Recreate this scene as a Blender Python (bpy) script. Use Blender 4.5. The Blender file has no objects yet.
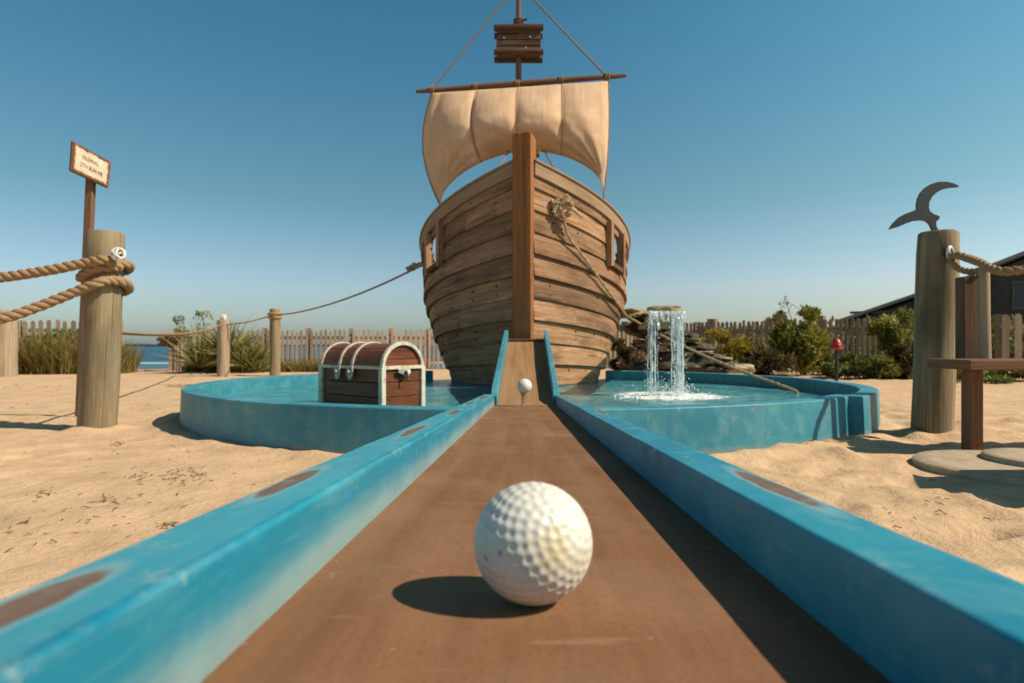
import bpy, math, random
import numpy as np
from mathutils import Vector, Matrix, noise
random.seed(7)
R = math.radians
C = bpy.context.scene.collection
F = 620.0; HC = 0.53
def P(x, y, Y): return Vector(((x-512)/F*Y, Y, HC-(y-346)/F*Y))
def G(x, y, z=0.0):
    Y = (HC-z)*F/(y-346); return P(x, y, Y)
def nz(x, y=0.0, z=0.0): return noise.noise(Vector((x, y, z)))

# ------------------------------------------------------------------ materials
def srgb(r, g, b):
    f = lambda c: (c/255/12.92) if c <= 10 else ((c/255+.055)/1.055)**2.4
    return (f(r), f(g), f(b), 1)
class NT:
    def __init__(s, name):
        s.m = bpy.data.materials.new(name); s.m.use_nodes = True
        s.t = s.m.node_tree; s.n = s.t.nodes; s.n.clear()
        s.out = s.n.new('ShaderNodeOutputMaterial')
        s.b = s.n.new('ShaderNodeBsdfPrincipled'); s.link(s.b.outputs[0], s.out.inputs[0])
    def link(s, a, b): s.t.links.new(a, b)
    def new(s, t, **k):
        n = s.n.new(t)
        for a, v in k.items(): setattr(n, a, v)
        return n
    def set(s, sock, v):
        if hasattr(v, 'is_linked') or hasattr(v, 'links'): s.link(v, sock)
        elif v is not None:
            if isinstance(v, tuple) and len(v) == 3 and sock.type == 'RGBA': v = v+(1,)
            sock.default_value = v
    def coord(s, kind='Object', scale=(1, 1, 1), loc=(0, 0, 0), rot=(0, 0, 0)):
        c = s.new('ShaderNodeTexCoord'); m = s.new('ShaderNodeMapping')
        s.link(c.outputs[kind], m.inputs[0]); m.inputs['Scale'].default_value = scale
        m.inputs['Location'].default_value = loc; m.inputs['Rotation'].default_value = rot
        return m.outputs[0]
    def noise(s, vec, scale=1, detail=4, rough=.55, dist=0):
        n = s.new('ShaderNodeTexNoise'); s.link(vec, n.inputs['Vector'])
        n.inputs['Scale'].default_value = scale; n.inputs['Detail'].default_value = detail
        n.inputs['Roughness'].default_value = rough; n.inputs['Distortion'].default_value = dist
        return n.outputs[0]
    def voronoi(s, vec, scale=1, feat='F1', rnd=1):
        n = s.new('ShaderNodeTexVoronoi', feature=feat); s.link(vec, n.inputs['Vector'])
        n.inputs['Scale'].default_value = scale; n.inputs['Randomness'].default_value = rnd
        return n.outputs['Distance']
    def ramp(s, fac, stops):
        n = s.new('ShaderNodeValToRGB'); s.link(fac, n.inputs[0]); e = n.color_ramp.elements
        e.remove(e[1]); e[0].position = stops[0][0]
        for i, (p, c) in enumerate(stops):
            q = e[0] if i == 0 else e.new(p)
            q.color = (tuple(c)+(1,))[:4] if isinstance(c, tuple) else (c, c, c, 1)
        return n.outputs[0]
    def mix(s, fac, a, b, mode='MIX'):
        n = s.new('ShaderNodeMix', data_type='RGBA', blend_type=mode)
        s.set(n.inputs[0], fac); s.set(n.inputs[6], a); s.set(n.inputs[7], b)
        return n.outputs[2]
    def math(s, op, a, b=None, clamp=False):
        n = s.new('ShaderNodeMath', operation=op, use_clamp=clamp); s.set(n.inputs[0], a)
        if b is not None: s.set(n.inputs[1], b)
        return n.outputs[0]
    def attr(s, name='rnd'):
        n = s.new('ShaderNodeAttribute'); n.attribute_name = name; return n.outputs['Fac']
    def bump(s, h, strength=.4, dist=.01, normal=None):
        n = s.new('ShaderNodeBump'); n.inputs['Strength'].default_value = strength
        n.inputs['Distance'].default_value = dist; s.link(h, n.inputs['Height'])
        if normal: s.link(normal, n.inputs['Normal'])
        return n.outputs[0]
    def done(s, color=None, rough=None, normal=None, metal=0, spec=None, **k):
        s.set(s.b.inputs['Base Color'], color); s.set(s.b.inputs['Roughness'], rough)
        if normal: s.link(normal, s.b.inputs['Normal'])
        s.b.inputs['Metallic'].default_value = metal
        if spec is not None: s.b.inputs['Specular IOR Level'].default_value = spec
        for a, v in k.items(): s.set(s.b.inputs[a.replace('_', ' ')], v)
        return s.m

def wood(name, dark, mid, light, gv=26, gu=1.6, bump=.5, var=.35, stain=(.16, .12, .09), stain_amt=.5, rough=.82, crack=.6):
    t = NT(name)
    uv = t.coord('UV', (gu, gv, 1)); uv2 = t.coord('UV', (1.2, 3.0, 1)); uvf = t.coord('UV', (gu*6, gv*7, 1))
    n1 = t.noise(uv, 1, 6, .62, .6); n2 = t.noise(uv2, 1.3, 4, .6); n3 = t.noise(uvf, 1, 3, .6)
    c = t.ramp(n1, [(.28, dark), (.48, mid), (.72, light)])
    c = t.mix(.35, c, t.ramp(n3, [(.3, dark), (.7, light)]))
    r = t.attr('rnd'); k = t.math('ADD', t.math('MULTIPLY', r, var), 1-var/2)
    kk = t.new('ShaderNodeCombineColor'); [t.link(k, kk.inputs[i]) for i in range(3)]
    c = t.mix(1.0, c, kk.outputs[0], 'MULTIPLY')
    c = t.mix(t.math('MULTIPLY', t.ramp(n2, [(.48, 0.0), (.72, 1.0)]), stain_amt), c, stain)
    cr = t.noise(t.coord('UV', (gu*.7, gv*2.6, 1)), 1, 2, .5)
    crk = t.ramp(cr, [(.30, 1.0), (.36, 0.0)])
    c = t.mix(t.math('MULTIPLY', crk, crack), c, tuple(x*.35 for x in dark[:3]))
    h = t.math('SUBTRACT', t.math('ADD', n1, t.math('MULTIPLY', n3, .4)), t.math('MULTIPLY', crk, .6))
    return t.done(c, rough, t.bump(h, bump, .006), spec=.25)

M = {}
M['hull'] = wood('hull_wood', (.115, .054, .026), (.30, .16, .082), (.50, .30, .17), gv=22, gu=1.3, bump=.7, var=.75, stain=(.085, .045, .024), stain_amt=.8)
M['rail'] = wood('rail_wood', (.19, .115, .065), (.32, .205, .125), (.43, .29, .18), gv=30, bump=.35, var=.15, stain_amt=.25, crack=.3)
M['stem'] = wood('stem_wood', (.10, .034, .012), (.28, .105, .036), (.46, .19, .066), gv=22, gu=.9, bump=.5, var=.2, stain_amt=.3)
M['dark'] = wood('spar_wood', (.06, .03, .018), (.13, .068, .04), (.21, .115, .07), gv=40, gu=2, bump=.4, var=.3)
M['deck'] = wood('deck_wood', (.12, .08, .05), (.22, .15, .1), (.32, .23, .15), gv=12)
M['post'] = wood('post_wood', (.12, .088, .052), (.265, .20, .118), (.40, .315, .195), gv=30, gu=.8, bump=1.0, var=.2, stain=(.095, .075, .04), stain_amt=.75, crack=.9)
M['palepost'] = wood('pale_post_wood', (.22, .16, .105), (.36, .27, .175), (.46, .36, .25), gv=30, gu=1, bump=.5, var=.3, stain_amt=.35)
M['picket'] = wood('picket_wood', (.29, .205, .145), (.43, .32, .23), (.54, .42, .31), gv=40, gu=2, bump=.3, var=.45, stain_amt=.3)
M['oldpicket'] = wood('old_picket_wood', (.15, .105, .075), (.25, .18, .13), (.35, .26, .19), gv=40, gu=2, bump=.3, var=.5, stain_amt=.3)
M['bench'] = wood('bench_wood', (.09, .043, .023), (.20, .096, .048), (.30, .152, .08), gv=36, gu=1.5, bump=.4, var=.2, stain_amt=.35)
M['chest'] = wood('chest_wood', (.07, .022, .011), (.165, .053, .024), (.30, .108, .046), gv=55, gu=5, bump=.35, var=.4, stain=(.05, .02, .012), stain_amt=.5, rough=.35)

def paint(name, chips=(), fade=False, k=1.0):
    """turquoise paint on concrete; chips: (u, v, a, b) worn through to the brown base, uv in metres"""
    t = NT(name); uv = t.coord('UV'); ob = t.coord('Object')
    big = t.noise(ob, 3.0, 4, .6); fine = t.noise(ob, 60, 4, .65); med = t.noise(ob, 14, 4, .6, .4)
    c = t.ramp(big, [(.3, (.005, .165, .26, 1)), (.5, (.008, .22, .335, 1)), (.72, (.03, .30, .40, 1))])
    c = t.mix(t.math('MULTIPLY', t.ramp(med, [(.5, 0.0), (.8, 1.0)]), .45), c, (.19, .42, .44))
    c = t.mix(t.math('MULTIPLY', t.ramp(fine, [(.55, 0.0), (.75, 1.0)]), .25), c, (.20, .32, .32))
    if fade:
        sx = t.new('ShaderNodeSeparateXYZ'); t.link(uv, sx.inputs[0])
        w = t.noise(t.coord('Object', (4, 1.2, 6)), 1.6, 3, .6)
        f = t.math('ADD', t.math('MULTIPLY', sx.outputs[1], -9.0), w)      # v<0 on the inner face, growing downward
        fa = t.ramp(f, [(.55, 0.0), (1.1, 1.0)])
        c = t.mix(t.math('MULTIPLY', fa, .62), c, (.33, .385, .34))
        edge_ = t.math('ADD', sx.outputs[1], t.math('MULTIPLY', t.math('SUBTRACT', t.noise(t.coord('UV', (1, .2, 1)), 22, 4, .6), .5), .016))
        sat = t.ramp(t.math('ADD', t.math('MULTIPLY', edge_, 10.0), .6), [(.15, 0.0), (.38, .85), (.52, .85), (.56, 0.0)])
        c = t.mix(sat, c, (.006, .20, .30)); topf = t.ramp(t.math('ADD', t.math('MULTIPLY', edge_, 10.0), .5), [(.50, 0.0), (.54, .38)])  # scuffed top over saturated strip; contrast painted since sun strikes both faces equally
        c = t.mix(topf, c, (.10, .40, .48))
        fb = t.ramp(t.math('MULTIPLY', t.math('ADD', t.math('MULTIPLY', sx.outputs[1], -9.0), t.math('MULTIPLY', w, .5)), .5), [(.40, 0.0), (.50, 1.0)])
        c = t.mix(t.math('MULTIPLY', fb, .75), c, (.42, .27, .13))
    hgt = t.math('MULTIPLY', fine, .3)
    wn = t.new('ShaderNodeTexNoise'); t.link(t.coord('UV'), wn.inputs['Vector']); wn.inputs['Scale'].default_value = 16
    wn.inputs['Detail'].default_value = 4; wn.inputs['Roughness'].default_value = .6
    wv = t.new('ShaderNodeVectorMath', operation='MULTIPLY_ADD')
    t.link(wn.outputs['Color'], wv.inputs[0]); wv.inputs[1].default_value = (.03, .012, 0); t.link(uv, wv.inputs[2])
    for (u, v, a, b) in chips:
        mp = t.new('ShaderNodeMapping'); mp.vector_type = 'POINT'
        mp.inputs['Scale'].default_value = (1/a, 1/b, 0)
        mp.inputs['Location'].default_value = (-(u+.015)/a, -(v+.006)/b, 0); t.link(wv.outputs[0], mp.inputs[0])
        ln = t.new('ShaderNodeVectorMath', operation='LENGTH'); t.link(mp.outputs[0], ln.inputs[0])
        edge = t.ramp(ln.outputs['Value'], [(.78, 1.0), (1.0, 0.0)]); hal = t.ramp(ln.outputs['Value'], [(.5, .75), (1.0, 0.0)])
        lw = t.ramp(t.math('MULTIPLY', ln.outputs['Value'], .5), [(.44, .55), (.72, 0.0)])
        c = t.mix(lw, c, (.32, .42, .40)); c = t.mix(edge, c, (.17, .10, .062))
        hgt = t.math('SUBTRACT', hgt, t.math('MULTIPLY', edge, .5))
    nn_ = t.noise(ob, 21, 6, .7); chip_ = t.math('MULTIPLY', t.ramp(nn_, [(.655, 0.0), (.665, 1.0)]), t.ramp(t.noise(ob, 3.2, 2), [(.48, 0.0), (.52, 1.0)]))
    lw2 = t.ramp(nn_, [(.60, 0.0), (.66, .4)]); c = t.mix(lw2, c, (.33, .42, .38)); c = t.mix(chip_, c, (.19, .115, .07)); hgt = t.math('SUBTRACT', hgt, t.math('MULTIPLY', chip_, .4))
    sc_ = t.noise(t.coord('UV', (5, 60, 1)), 1, 4, .65, .3); c = t.mix(t.math('MULTIPLY', t.ramp(sc_, [(.52, 0.0), (.72, 1.0)]), .2), c, (.24, .45, .46))
    return t.done(c, t.ramp(med, [(.3, .42), (.7, .6)]), t.bump(t.math('ADD', hgt, t.math('MULTIPLY', med, .5)), .35, .004), spec=.4)
M['paint'] = paint('pool_paint')

def mat_poolwall():
    t = NT('pool_wall_paint'); ob = t.coord('Object')
    big = t.noise(ob, 1.6, 4, .6); fine = t.noise(ob, 45, 4, .65); med = t.noise(ob, 9, 5, .65, .3)
    c = t.ramp(big, [(.3, (.022, .175, .25, 1)), (.5, (.035, .23, .31, 1)), (.72, (.07, .30, .37, 1))])
    c = t.mix(t.math('MULTIPLY', t.ramp(med, [(.48, 0.0), (.8, 1.0)]), .5), c, (.20, .40, .40))
    dr = t.noise(t.coord('Object', (14, 14, .8)), 1, 4, .6)
    c = t.mix(t.math('MULTIPLY', t.ramp(dr, [(.52, 0.0), (.75, 1.0)]), .3), c, (.22, .30, .28))
    sx = t.new('ShaderNodeSeparateXYZ'); t.link(ob, sx.inputs[0])
    foot = t.ramp(t.math('ADD', sx.outputs[2], t.math('MULTIPLY', med, .08)), [(.035, 1.0), (.085, 0.0)])
    c = t.mix(t.math('MULTIPLY', foot, .6), c, (.36, .29, .19))
    nn_ = t.noise(ob, 13, 6, .72); chip_ = t.math('MULTIPLY', t.ramp(nn_, [(.66, 0.0), (.67, 1.0)]), t.ramp(t.noise(ob, 1.7, 2), [(.48, 0.0), (.53, 1.0)]))
    c = t.mix(t.ramp(nn_, [(.60, 0.0), (.67, .35)]), c, (.33, .42, .38)); c = t.mix(chip_, c, (.24, .19, .13))
    return t.done(c, .5, t.bump(t.math('ADD', med, t.math('MULTIPLY', fine, .4)), .3, .006), spec=.4)
M['poolwall'] = mat_poolwall()

def mat_floor():
    t = NT('lane_floor'); uv = t.coord('UV'); ob = t.coord('Object')
    st = t.noise(t.coord('Object', (22, 1.5, 1)), 1, 5, .65, .3); fine = t.noise(ob, 240, 3, .7); big = t.noise(ob, 5, 4, .6)
    c = t.ramp(st, [(.3, (.175, .080, .037, 1)), (.5, (.225, .107, .050, 1)), (.7, (.275, .138, .068, 1))])
    c = t.mix(t.math('MULTIPLY', t.ramp(big, [(.45, 0.0), (.7, 1.0)]), .5), c, (.33, .20, .115))
    c = t.mix(t.math('MULTIPLY', t.ramp(fine, [(.5, 0.0), (.72, 1.0)]), .45), c, (.13, .066, .036))
    sc = t.noise(t.coord('Object', (9, 60, 1), rot=(0, 0, .4)), 1, 3, .5)
    c = t.mix(t.math('MULTIPLY', t.ramp(sc, [(.66, 0.0), (.72, 1.0)]), .3), c, (.40, .26, .16))
    sp = t.voronoi(ob, 38); c = t.mix(t.math('MULTIPLY', t.ramp(sp, [(.03, 1.0), (.09, 0.0)]), .4), c, (.46, .34, .22))
    return t.done(c, .75, t.bump(t.math('ADD', fine, t.math('MULTIPLY', st, .5)), .35, .002), spec=.25)
M['floor'] = mat_floor()
def mat_ramp():
    t = NT('ramp_floor'); ob = t.coord('Object')
    st = t.noise(t.coord('Object', (24, 1.5, 2)), 1, 5, .65, .3); fine = t.noise(ob, 120, 3, .7)
    c = t.ramp(st, [(.3, (.25, .130, .060, 1)), (.5, (.32, .175, .083, 1)), (.7, (.39, .225, .115, 1))])
    c = t.mix(t.math('MULTIPLY', t.ramp(fine, [(.5, 0.0), (.72, 1.0)]), .3), c, (.2, .11, .055))
    return t.done(c, .75, t.bump(fine, .3, .002), spec=.25)
M['ramp'] = mat_ramp()

def mat_sand():
    t = NT('beach_sand'); ob = t.coord('Object')
    big = t.noise(ob, .5, 4, .6); med = t.noise(ob, 5, 6, .62, .3); fine = t.noise(ob, 130, 5, .75); mid = t.noise(ob, 28, 5, .65)
    c = t.ramp(med, [(.3, (.54, .36, .215, 1)), (.55, (.67, .455, .28, 1)), (.75, (.74, .52, .33, 1))])
    c = t.mix(t.math('MULTIPLY', t.ramp(big, [(.42, 0.0), (.7, 1.0)]), .4), c, (.47, .345, .22))
    c = t.mix(t.math('MULTIPLY', t.ramp(fine, [(.5, 0.0), (.72, 1.0)]), .35), c, (.33, .235, .145))
    sp = t.voronoi(ob, 55); spm = t.math('MULTIPLY', t.ramp(sp, [(.05, 1.0), (.12, 0.0)]), t.ramp(t.noise(ob, 2.4, 3), [(.45, 0.0), (.65, 1.0)]))
    c = t.mix(t.math('MULTIPLY', spm, .65), c, (.16, .09, .05))
    h = t.math('ADD', t.math('MULTIPLY', fine, .12), t.math('ADD', t.math('MULTIPLY', mid, .45), t.math('MULTIPLY', med, .9)))
    return t.done(c, .95, t.bump(h, .75, .03), spec=.1)
M['sand'] = mat_sand()

def mat_water():
    t = NT('pool_water'); ob = t.coord('Object')
    fx, fy = 1.26, 5.0
    mp = t.new('ShaderNodeMapping'); mp.inputs['Location'].default_value = (-fx, -fy, 0); t.link(t.new('ShaderNodeTexCoord').outputs['Object'], mp.inputs[0])
    ln = t.new('ShaderNodeVectorMath', operation='LENGTH'); t.link(mp.outputs[0], ln.inputs[0]); d = ln.outputs['Value']
    n1 = t.noise(ob, 9, 4, .6, .5); n2 = t.noise(ob, 26, 3, .6, .4); n3 = t.noise(t.coord('Object', (1, 1.6, 1)), 3.2, 3, .5)
    base = t.ramp(n3, [(.3, (.035, .20, .235, 1)), (.55, (.07, .285, .315, 1)), (.75, (.16, .38, .38, 1))])
    foam = t.math('MULTIPLY', t.ramp(d, [(.16, 1.0), (.62, 0.0)]), 1.0)
    fm = t.ramp(t.math('ADD', t.math('MULTIPLY', foam, .8), t.math('ADD', t.math('MULTIPLY', n2, .7), t.math('MULTIPLY', n1, .6))), [(.97, 0.0), (1.24, .9)])
    far = t.math('MULTIPLY', t.ramp(d, [(.3, 1.0), (1.5, 0.0)]), .45)
    fm2 = t.math('MULTIPLY', far, t.ramp(n1, [(.42, 0.0), (.62, 1.0)]))
    c = t.mix(fm2, base, (.42, .6, .58)); c = t.mix(fm, c, (.85, .88, .86))
    rough = t.mix(fm, (.06, .06, .06), (.6, .6, .6))
    h = t.math('ADD', n1, t.math('MULTIPLY', n2, .4))
    return t.done(c, rough, t.bump(h, .85, .045), IOR=1.33)
M['water'] = mat_water()
def mat_sea():
    t = NT('sea_water'); ob = t.coord('Object')
    n = t.noise(t.coord('Object', (.02, .08, 1)), 1, 5, .6); n2 = t.noise(t.coord('Object', (.25, .8, 1)), 1, 4, .6)
    c = t.ramp(n, [(.35, (.004, .055, .12, 1)), (.65, (.010, .085, .16, 1))])
    sx = t.new('ShaderNodeSeparateXYZ'); t.link(ob, sx.inputs[0])
    w = t.math('ADD', sx.outputs[1], t.math('MULTIPLY', t.noise(t.coord('Object', (.05, .01, 1)), 1, 3), 14.0))
    surf = t.ramp(t.math('MULTIPLY', w, .005), [(.655, 0.0), (.67, .9), (.70, 0.9), (.72, 0.0)])
    shallow = t.ramp(t.math('MULTIPLY', w, .005), [(.6, 1.0), (.80, 0.0)])
    c = t.mix(t.math('MULTIPLY', shallow, .5), c, (.09, .19, .2)); c = t.mix(surf, c, (.6, .66, .64))
    return t.done(c, .35, t.bump(n2, .5, .3), IOR=1.33, spec=.3)
M['sea'] = mat_sea()

def simple(name, col, rough=.6, metal=0, var=.15, scale=20, bump=.2, dist=.004, spec=None, patch=None, patch_amt=.5, pscale=6):
    t = NT(name); ob = t.coord('Object'); n = t.noise(ob, scale, 4, .6)
    c = t.ramp(n, [(.3, tuple(max(0, x*(1-var)) for x in col)+(1,)), (.7, tuple(x*(1+var) for x in col)+(1,))])
    if patch:
        p = t.noise(ob, pscale, 5, .65); c = t.mix(t.math('MULTIPLY', t.ramp(p, [(.5, 0.0), (.62, 1.0)]), patch_amt), c, patch)
    return t.done(c, rough, t.bump(n, bump, dist), metal=metal, spec=spec)
M['iron'] = simple('dark_iron', (.045, .04, .038), .55, .6, patch=(.12, .05, .025))
M['steel'] = simple('painted_steel_plate', (.016, .026, .031), .6, .1, patch=(.05, .055, .05))
M['white'] = simple('white_enamel', (.72, .70, .64), .4, patch=(.35, .27, .18), patch_amt=.4, pscale=60)
M['trim'] = simple('cream_trim', (.62, .56, .45), .55, scale=60, patch=(.32, .22, .13), patch_amt=.6, pscale=30)
M['clasp'] = simple('weathered_clasp', (.42, .40, .34), .5, .3, scale=80, patch=(.12, .09, .06), pscale=70)
M['tee'] = simple('tee_metal', (.45, .42, .38), .35, .6, patch=(.2, .13, .09), pscale=50)
M['stone'] = simple('grey_stone', (.46, .36, .245), .9, scale=30, bump=.5, dist=.01, patch=(.28, .24, .18), pscale=5)
M['rock'] = simple('dark_wet_rock', (.045, .037, .025), .7, var=.5, scale=9, bump=.9, dist=.03, patch=(.10, .085, .045), pscale=5)
M['caprock'] = simple('mossy_cap_rock', (.34, .26, .12), .75, var=.4, scale=14, bump=.8, dist=.02, patch=(.13, .11, .04), pscale=7)
M['palerock'] = simple('pale_ledge_rock', (.38, .29, .2), .85, var=.3, scale=12, bump=.7, dist=.02)
M['red'] = simple('red_enamel', (.42, .025, .018), .35)
M['cladding'] = simple('dark_cladding', (.034, .040, .038), .7, scale=4, var=.25)
M['roof'] = simple('dark_roofing', (.03, .034, .036), .8, scale=8, var=.3)
M['fascia'] = simple('pale_fascia', (.19, .21, .205), .6)
M['winframe'] = simple('window_frame', (.07, .078, .075), .5)
M['glass'] = simple('window_glass', (.015, .018, .02), .12, spec=.6)
M['ink'] = simple('sign_ink', (.07, .045, .035), .8)
M['hill'] = simple('far_land', (.05, .085, .10), .95, scale=.02)
M['seam'] = simple('sail_seam', (.42, .27, .15), .9)
M['nest'] = wood('nest_wood', (.035, .018, .011), (.085, .045, .027), (.15, .085, .05), gv=40, gu=2, bump=.5, var=.4)
M['debris'] = simple('dry_seaweed', (.24, .15, .085), .9)

def mat_rope(name, a, b, twist=0):
    t = NT(name); uv = t.coord('UV', (1, 1, 1)); n = t.noise(t.coord('UV', (90, 220, 1)), 1, 3, .6); n2 = t.noise(t.coord('Object'), 9, 3)
    c = t.ramp(n, [(.3, a), (.7, b)]); c = t.mix(t.math('MULTIPLY', n2, .35), c, tuple(x*.6 for x in a[:3]))
    return t.done(c, .9, t.bump(n, .6, .004), spec=.1)
M['rope'] = mat_rope('manila_rope', (.27, .165, .085, 1), (.50, .335, .19, 1))
M['line'] = mat_rope('thin_line', (.20, .13, .08, 1), (.34, .24, .15, 1))
M['knot'] = mat_rope('frayed_rope', (.42, .28, .16, 1), (.66, .48, .30, 1))

def mat_sail():
    t = NT('sail_canvas'); uv = t.coord('UV'); n = t.noise(t.coord('UV', (3, 3, 1)), 1, 5, .6, .5); w = t.noise(t.coord('UV', (300, 300, 1)), 1, 2)
    v = t.noise(t.coord('UV', (14, 1.5, 1)), 1, 4, .6)
    c = t.ramp(n, [(.3, (.70, .47, .30, 1)), (.7, (.84, .62, .43, 1))])
    c = t.mix(t.math('MULTIPLY', t.ramp(v, [(.5, 0.0), (.75, 1.0)]), .3), c, (.40, .27, .155))
    t.done(c, .85, t.bump(t.math('ADD', v, t.math('MULTIPLY', w, .1)), .35, .03), spec=.15)
    tr = t.new('ShaderNodeBsdfTranslucent'); t.link(c, tr.inputs[0]); mx = t.new('ShaderNodeMixShader'); mx.inputs[0].default_value = .28
    t.link(t.b.outputs[0], mx.inputs[1]); t.link(tr.outputs[0], mx.inputs[2]); t.link(mx.outputs[0], t.out.inputs[0])
    return t.m
M['sail'] = mat_sail()

def mat_leaf(name, a, b, c3):
    t = NT(name); r = t.attr('rnd')
    c = t.ramp(r, [(0, a), (.55, b), (1, c3)])
    t.done(c, .6, spec=.3)
    tr = t.new('ShaderNodeBsdfTranslucent'); t.link(c, tr.inputs[0]); mx = t.new('ShaderNodeMixShader'); mx.inputs[0].default_value = .3
    t.link(t.b.outputs[0], mx.inputs[1]); t.link(tr.outputs[0], mx.inputs[2]); t.link(mx.outputs[0], t.out.inputs[0])
    return t.m
M['grass'] = mat_leaf('beach_grass', (.10, .10, .028, 1), (.27, .22, .06, 1), (.47, .34, .14, 1))
M['yucca'] = mat_leaf('yucca_leaf', (.08, .10, .028, 1), (.26, .26, .07, 1), (.52, .42, .17, 1))
M['bush'] = mat_leaf('bush_leaf', (.06, .08, .016, 1), (.27, .265, .045, 1), (.55, .46, .11, 1))
M['yellow'] = mat_leaf('yellow_shrub_leaf', (.13, .13, .02, 1), (.36, .28, .035, 1), (.50, .38, .06, 1))
M['russet'] = mat_leaf('russet_leaf', (.04, .032, .014, 1), (.105, .078, .03, 1), (.23, .155, .06, 1))
M['green'] = mat_leaf('green_leaf', (.05, .07, .018, 1), (.19, .205, .045, 1), (.42, .37, .10, 1))
M['dry'] = mat_leaf('dry_leaf', (.17, .11, .07, 1), (.28, .19, .12, 1), (.40, .29, .2, 1))

def mat_ball(name, stain):
    t = NT(name); ob = t.coord('Object')
    n = t.noise(ob, 60, 5, .65); n2 = t.noise(ob, 25, 4, .6, .5)
    c = t.ramp(n, [(.3, (.62, .59, .52, 1)), (.65, (.74, .71, .65, 1))])
    if stain:
        for (p, r, col, amt) in stain:
            mp = t.new('ShaderNodeMapping'); mp.inputs['Location'].default_value = tuple(-x for x in p)
            t.link(t.new('ShaderNodeTexCoord').outputs['Object'], mp.inputs[0])
            ln = t.new('ShaderNodeVectorMath', operation='LENGTH'); t.link(mp.outputs[0], ln.inputs[0])
            q = t.math('ADD', t.math('DIVIDE', ln.outputs['Value'], r), t.math('MULTIPLY', t.math('SUBTRACT', n2, .5), 1.6))
            c = t.mix(t.math('MULTIPLY', t.ramp(q, [(.45, 1.0), (1.0, 0.0)]), amt), c, col)
        sp = t.voronoi(ob, 170); c = t.mix(t.math('MULTIPLY', t.ramp(sp, [(.04, 1.0), (.12, 0.0)]), t.ramp(n2, [(.5, 0.0), (.7, .35)])), c, (.25, .17, .10))
    t.b.inputs['Subsurface Weight'].default_value = .0
    return t.done(c, .36, None, spec=.45)

def mat_fall():
    t = NT('falling_water')
    t.done((.86, .92, .92), .15, IOR=1.33)
    tr = t.new('ShaderNodeBsdfTransparent'); mx = t.new('ShaderNodeMixShader')
    n = t.noise(t.coord('Object', (60, 60, 12)), 1, 4, .6)
    t.link(t.ramp(n, [(.38, .92), (.60, .18)]), mx.inputs[0])
    t.link(t.b.outputs[0], mx.inputs[1]); t.link(tr.outputs[0], mx.inputs[2]); t.link(mx.outputs[0], t.out.inputs[0])
    return t.m
M['fall'] = mat_fall()
M['drop'] = simple('water_droplets', (.85, .88, .87), .15, var=.05)
def mat_sign():
    t = NT('weathered_sign_face'); uv = t.coord('UV')
    sx = t.new('ShaderNodeSeparateXYZ'); t.link(uv, sx.inputs[0])
    ex = t.math('MINIMUM', sx.outputs[0], t.math('SUBTRACT', 1.0, sx.outputs[0])); ey = t.math('MINIMUM', sx.outputs[1], t.math('SUBTRACT', 1.0, sx.outputs[1]))
    e = t.math('MINIMUM', ex, t.math('MULTIPLY', ey, .65)); n = t.noise(t.coord('UV', (9, 6, 1)), 1, 6, .7); n2 = t.noise(t.coord('UV', (3, 2, 1)), 1, 4)
    q = t.math('ADD', e, t.math('MULTIPLY', t.math('SUBTRACT', n, .5), .16))
    f = t.ramp(q, [(.045, 1.0), (.075, 0.0)])
    c = t.ramp(n2, [(.3, (.62, .47, .32, 1)), (.7, (.75, .62, .46, 1))])
    c = t.mix(f, c, t.ramp(n, [(.4, (.07, .03, .02, 1)), (.6, (.30, .085, .04, 1))]))
    return t.done(c, .7, t.bump(n, .3, .004))
M['sign'] = mat_sign()

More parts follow.
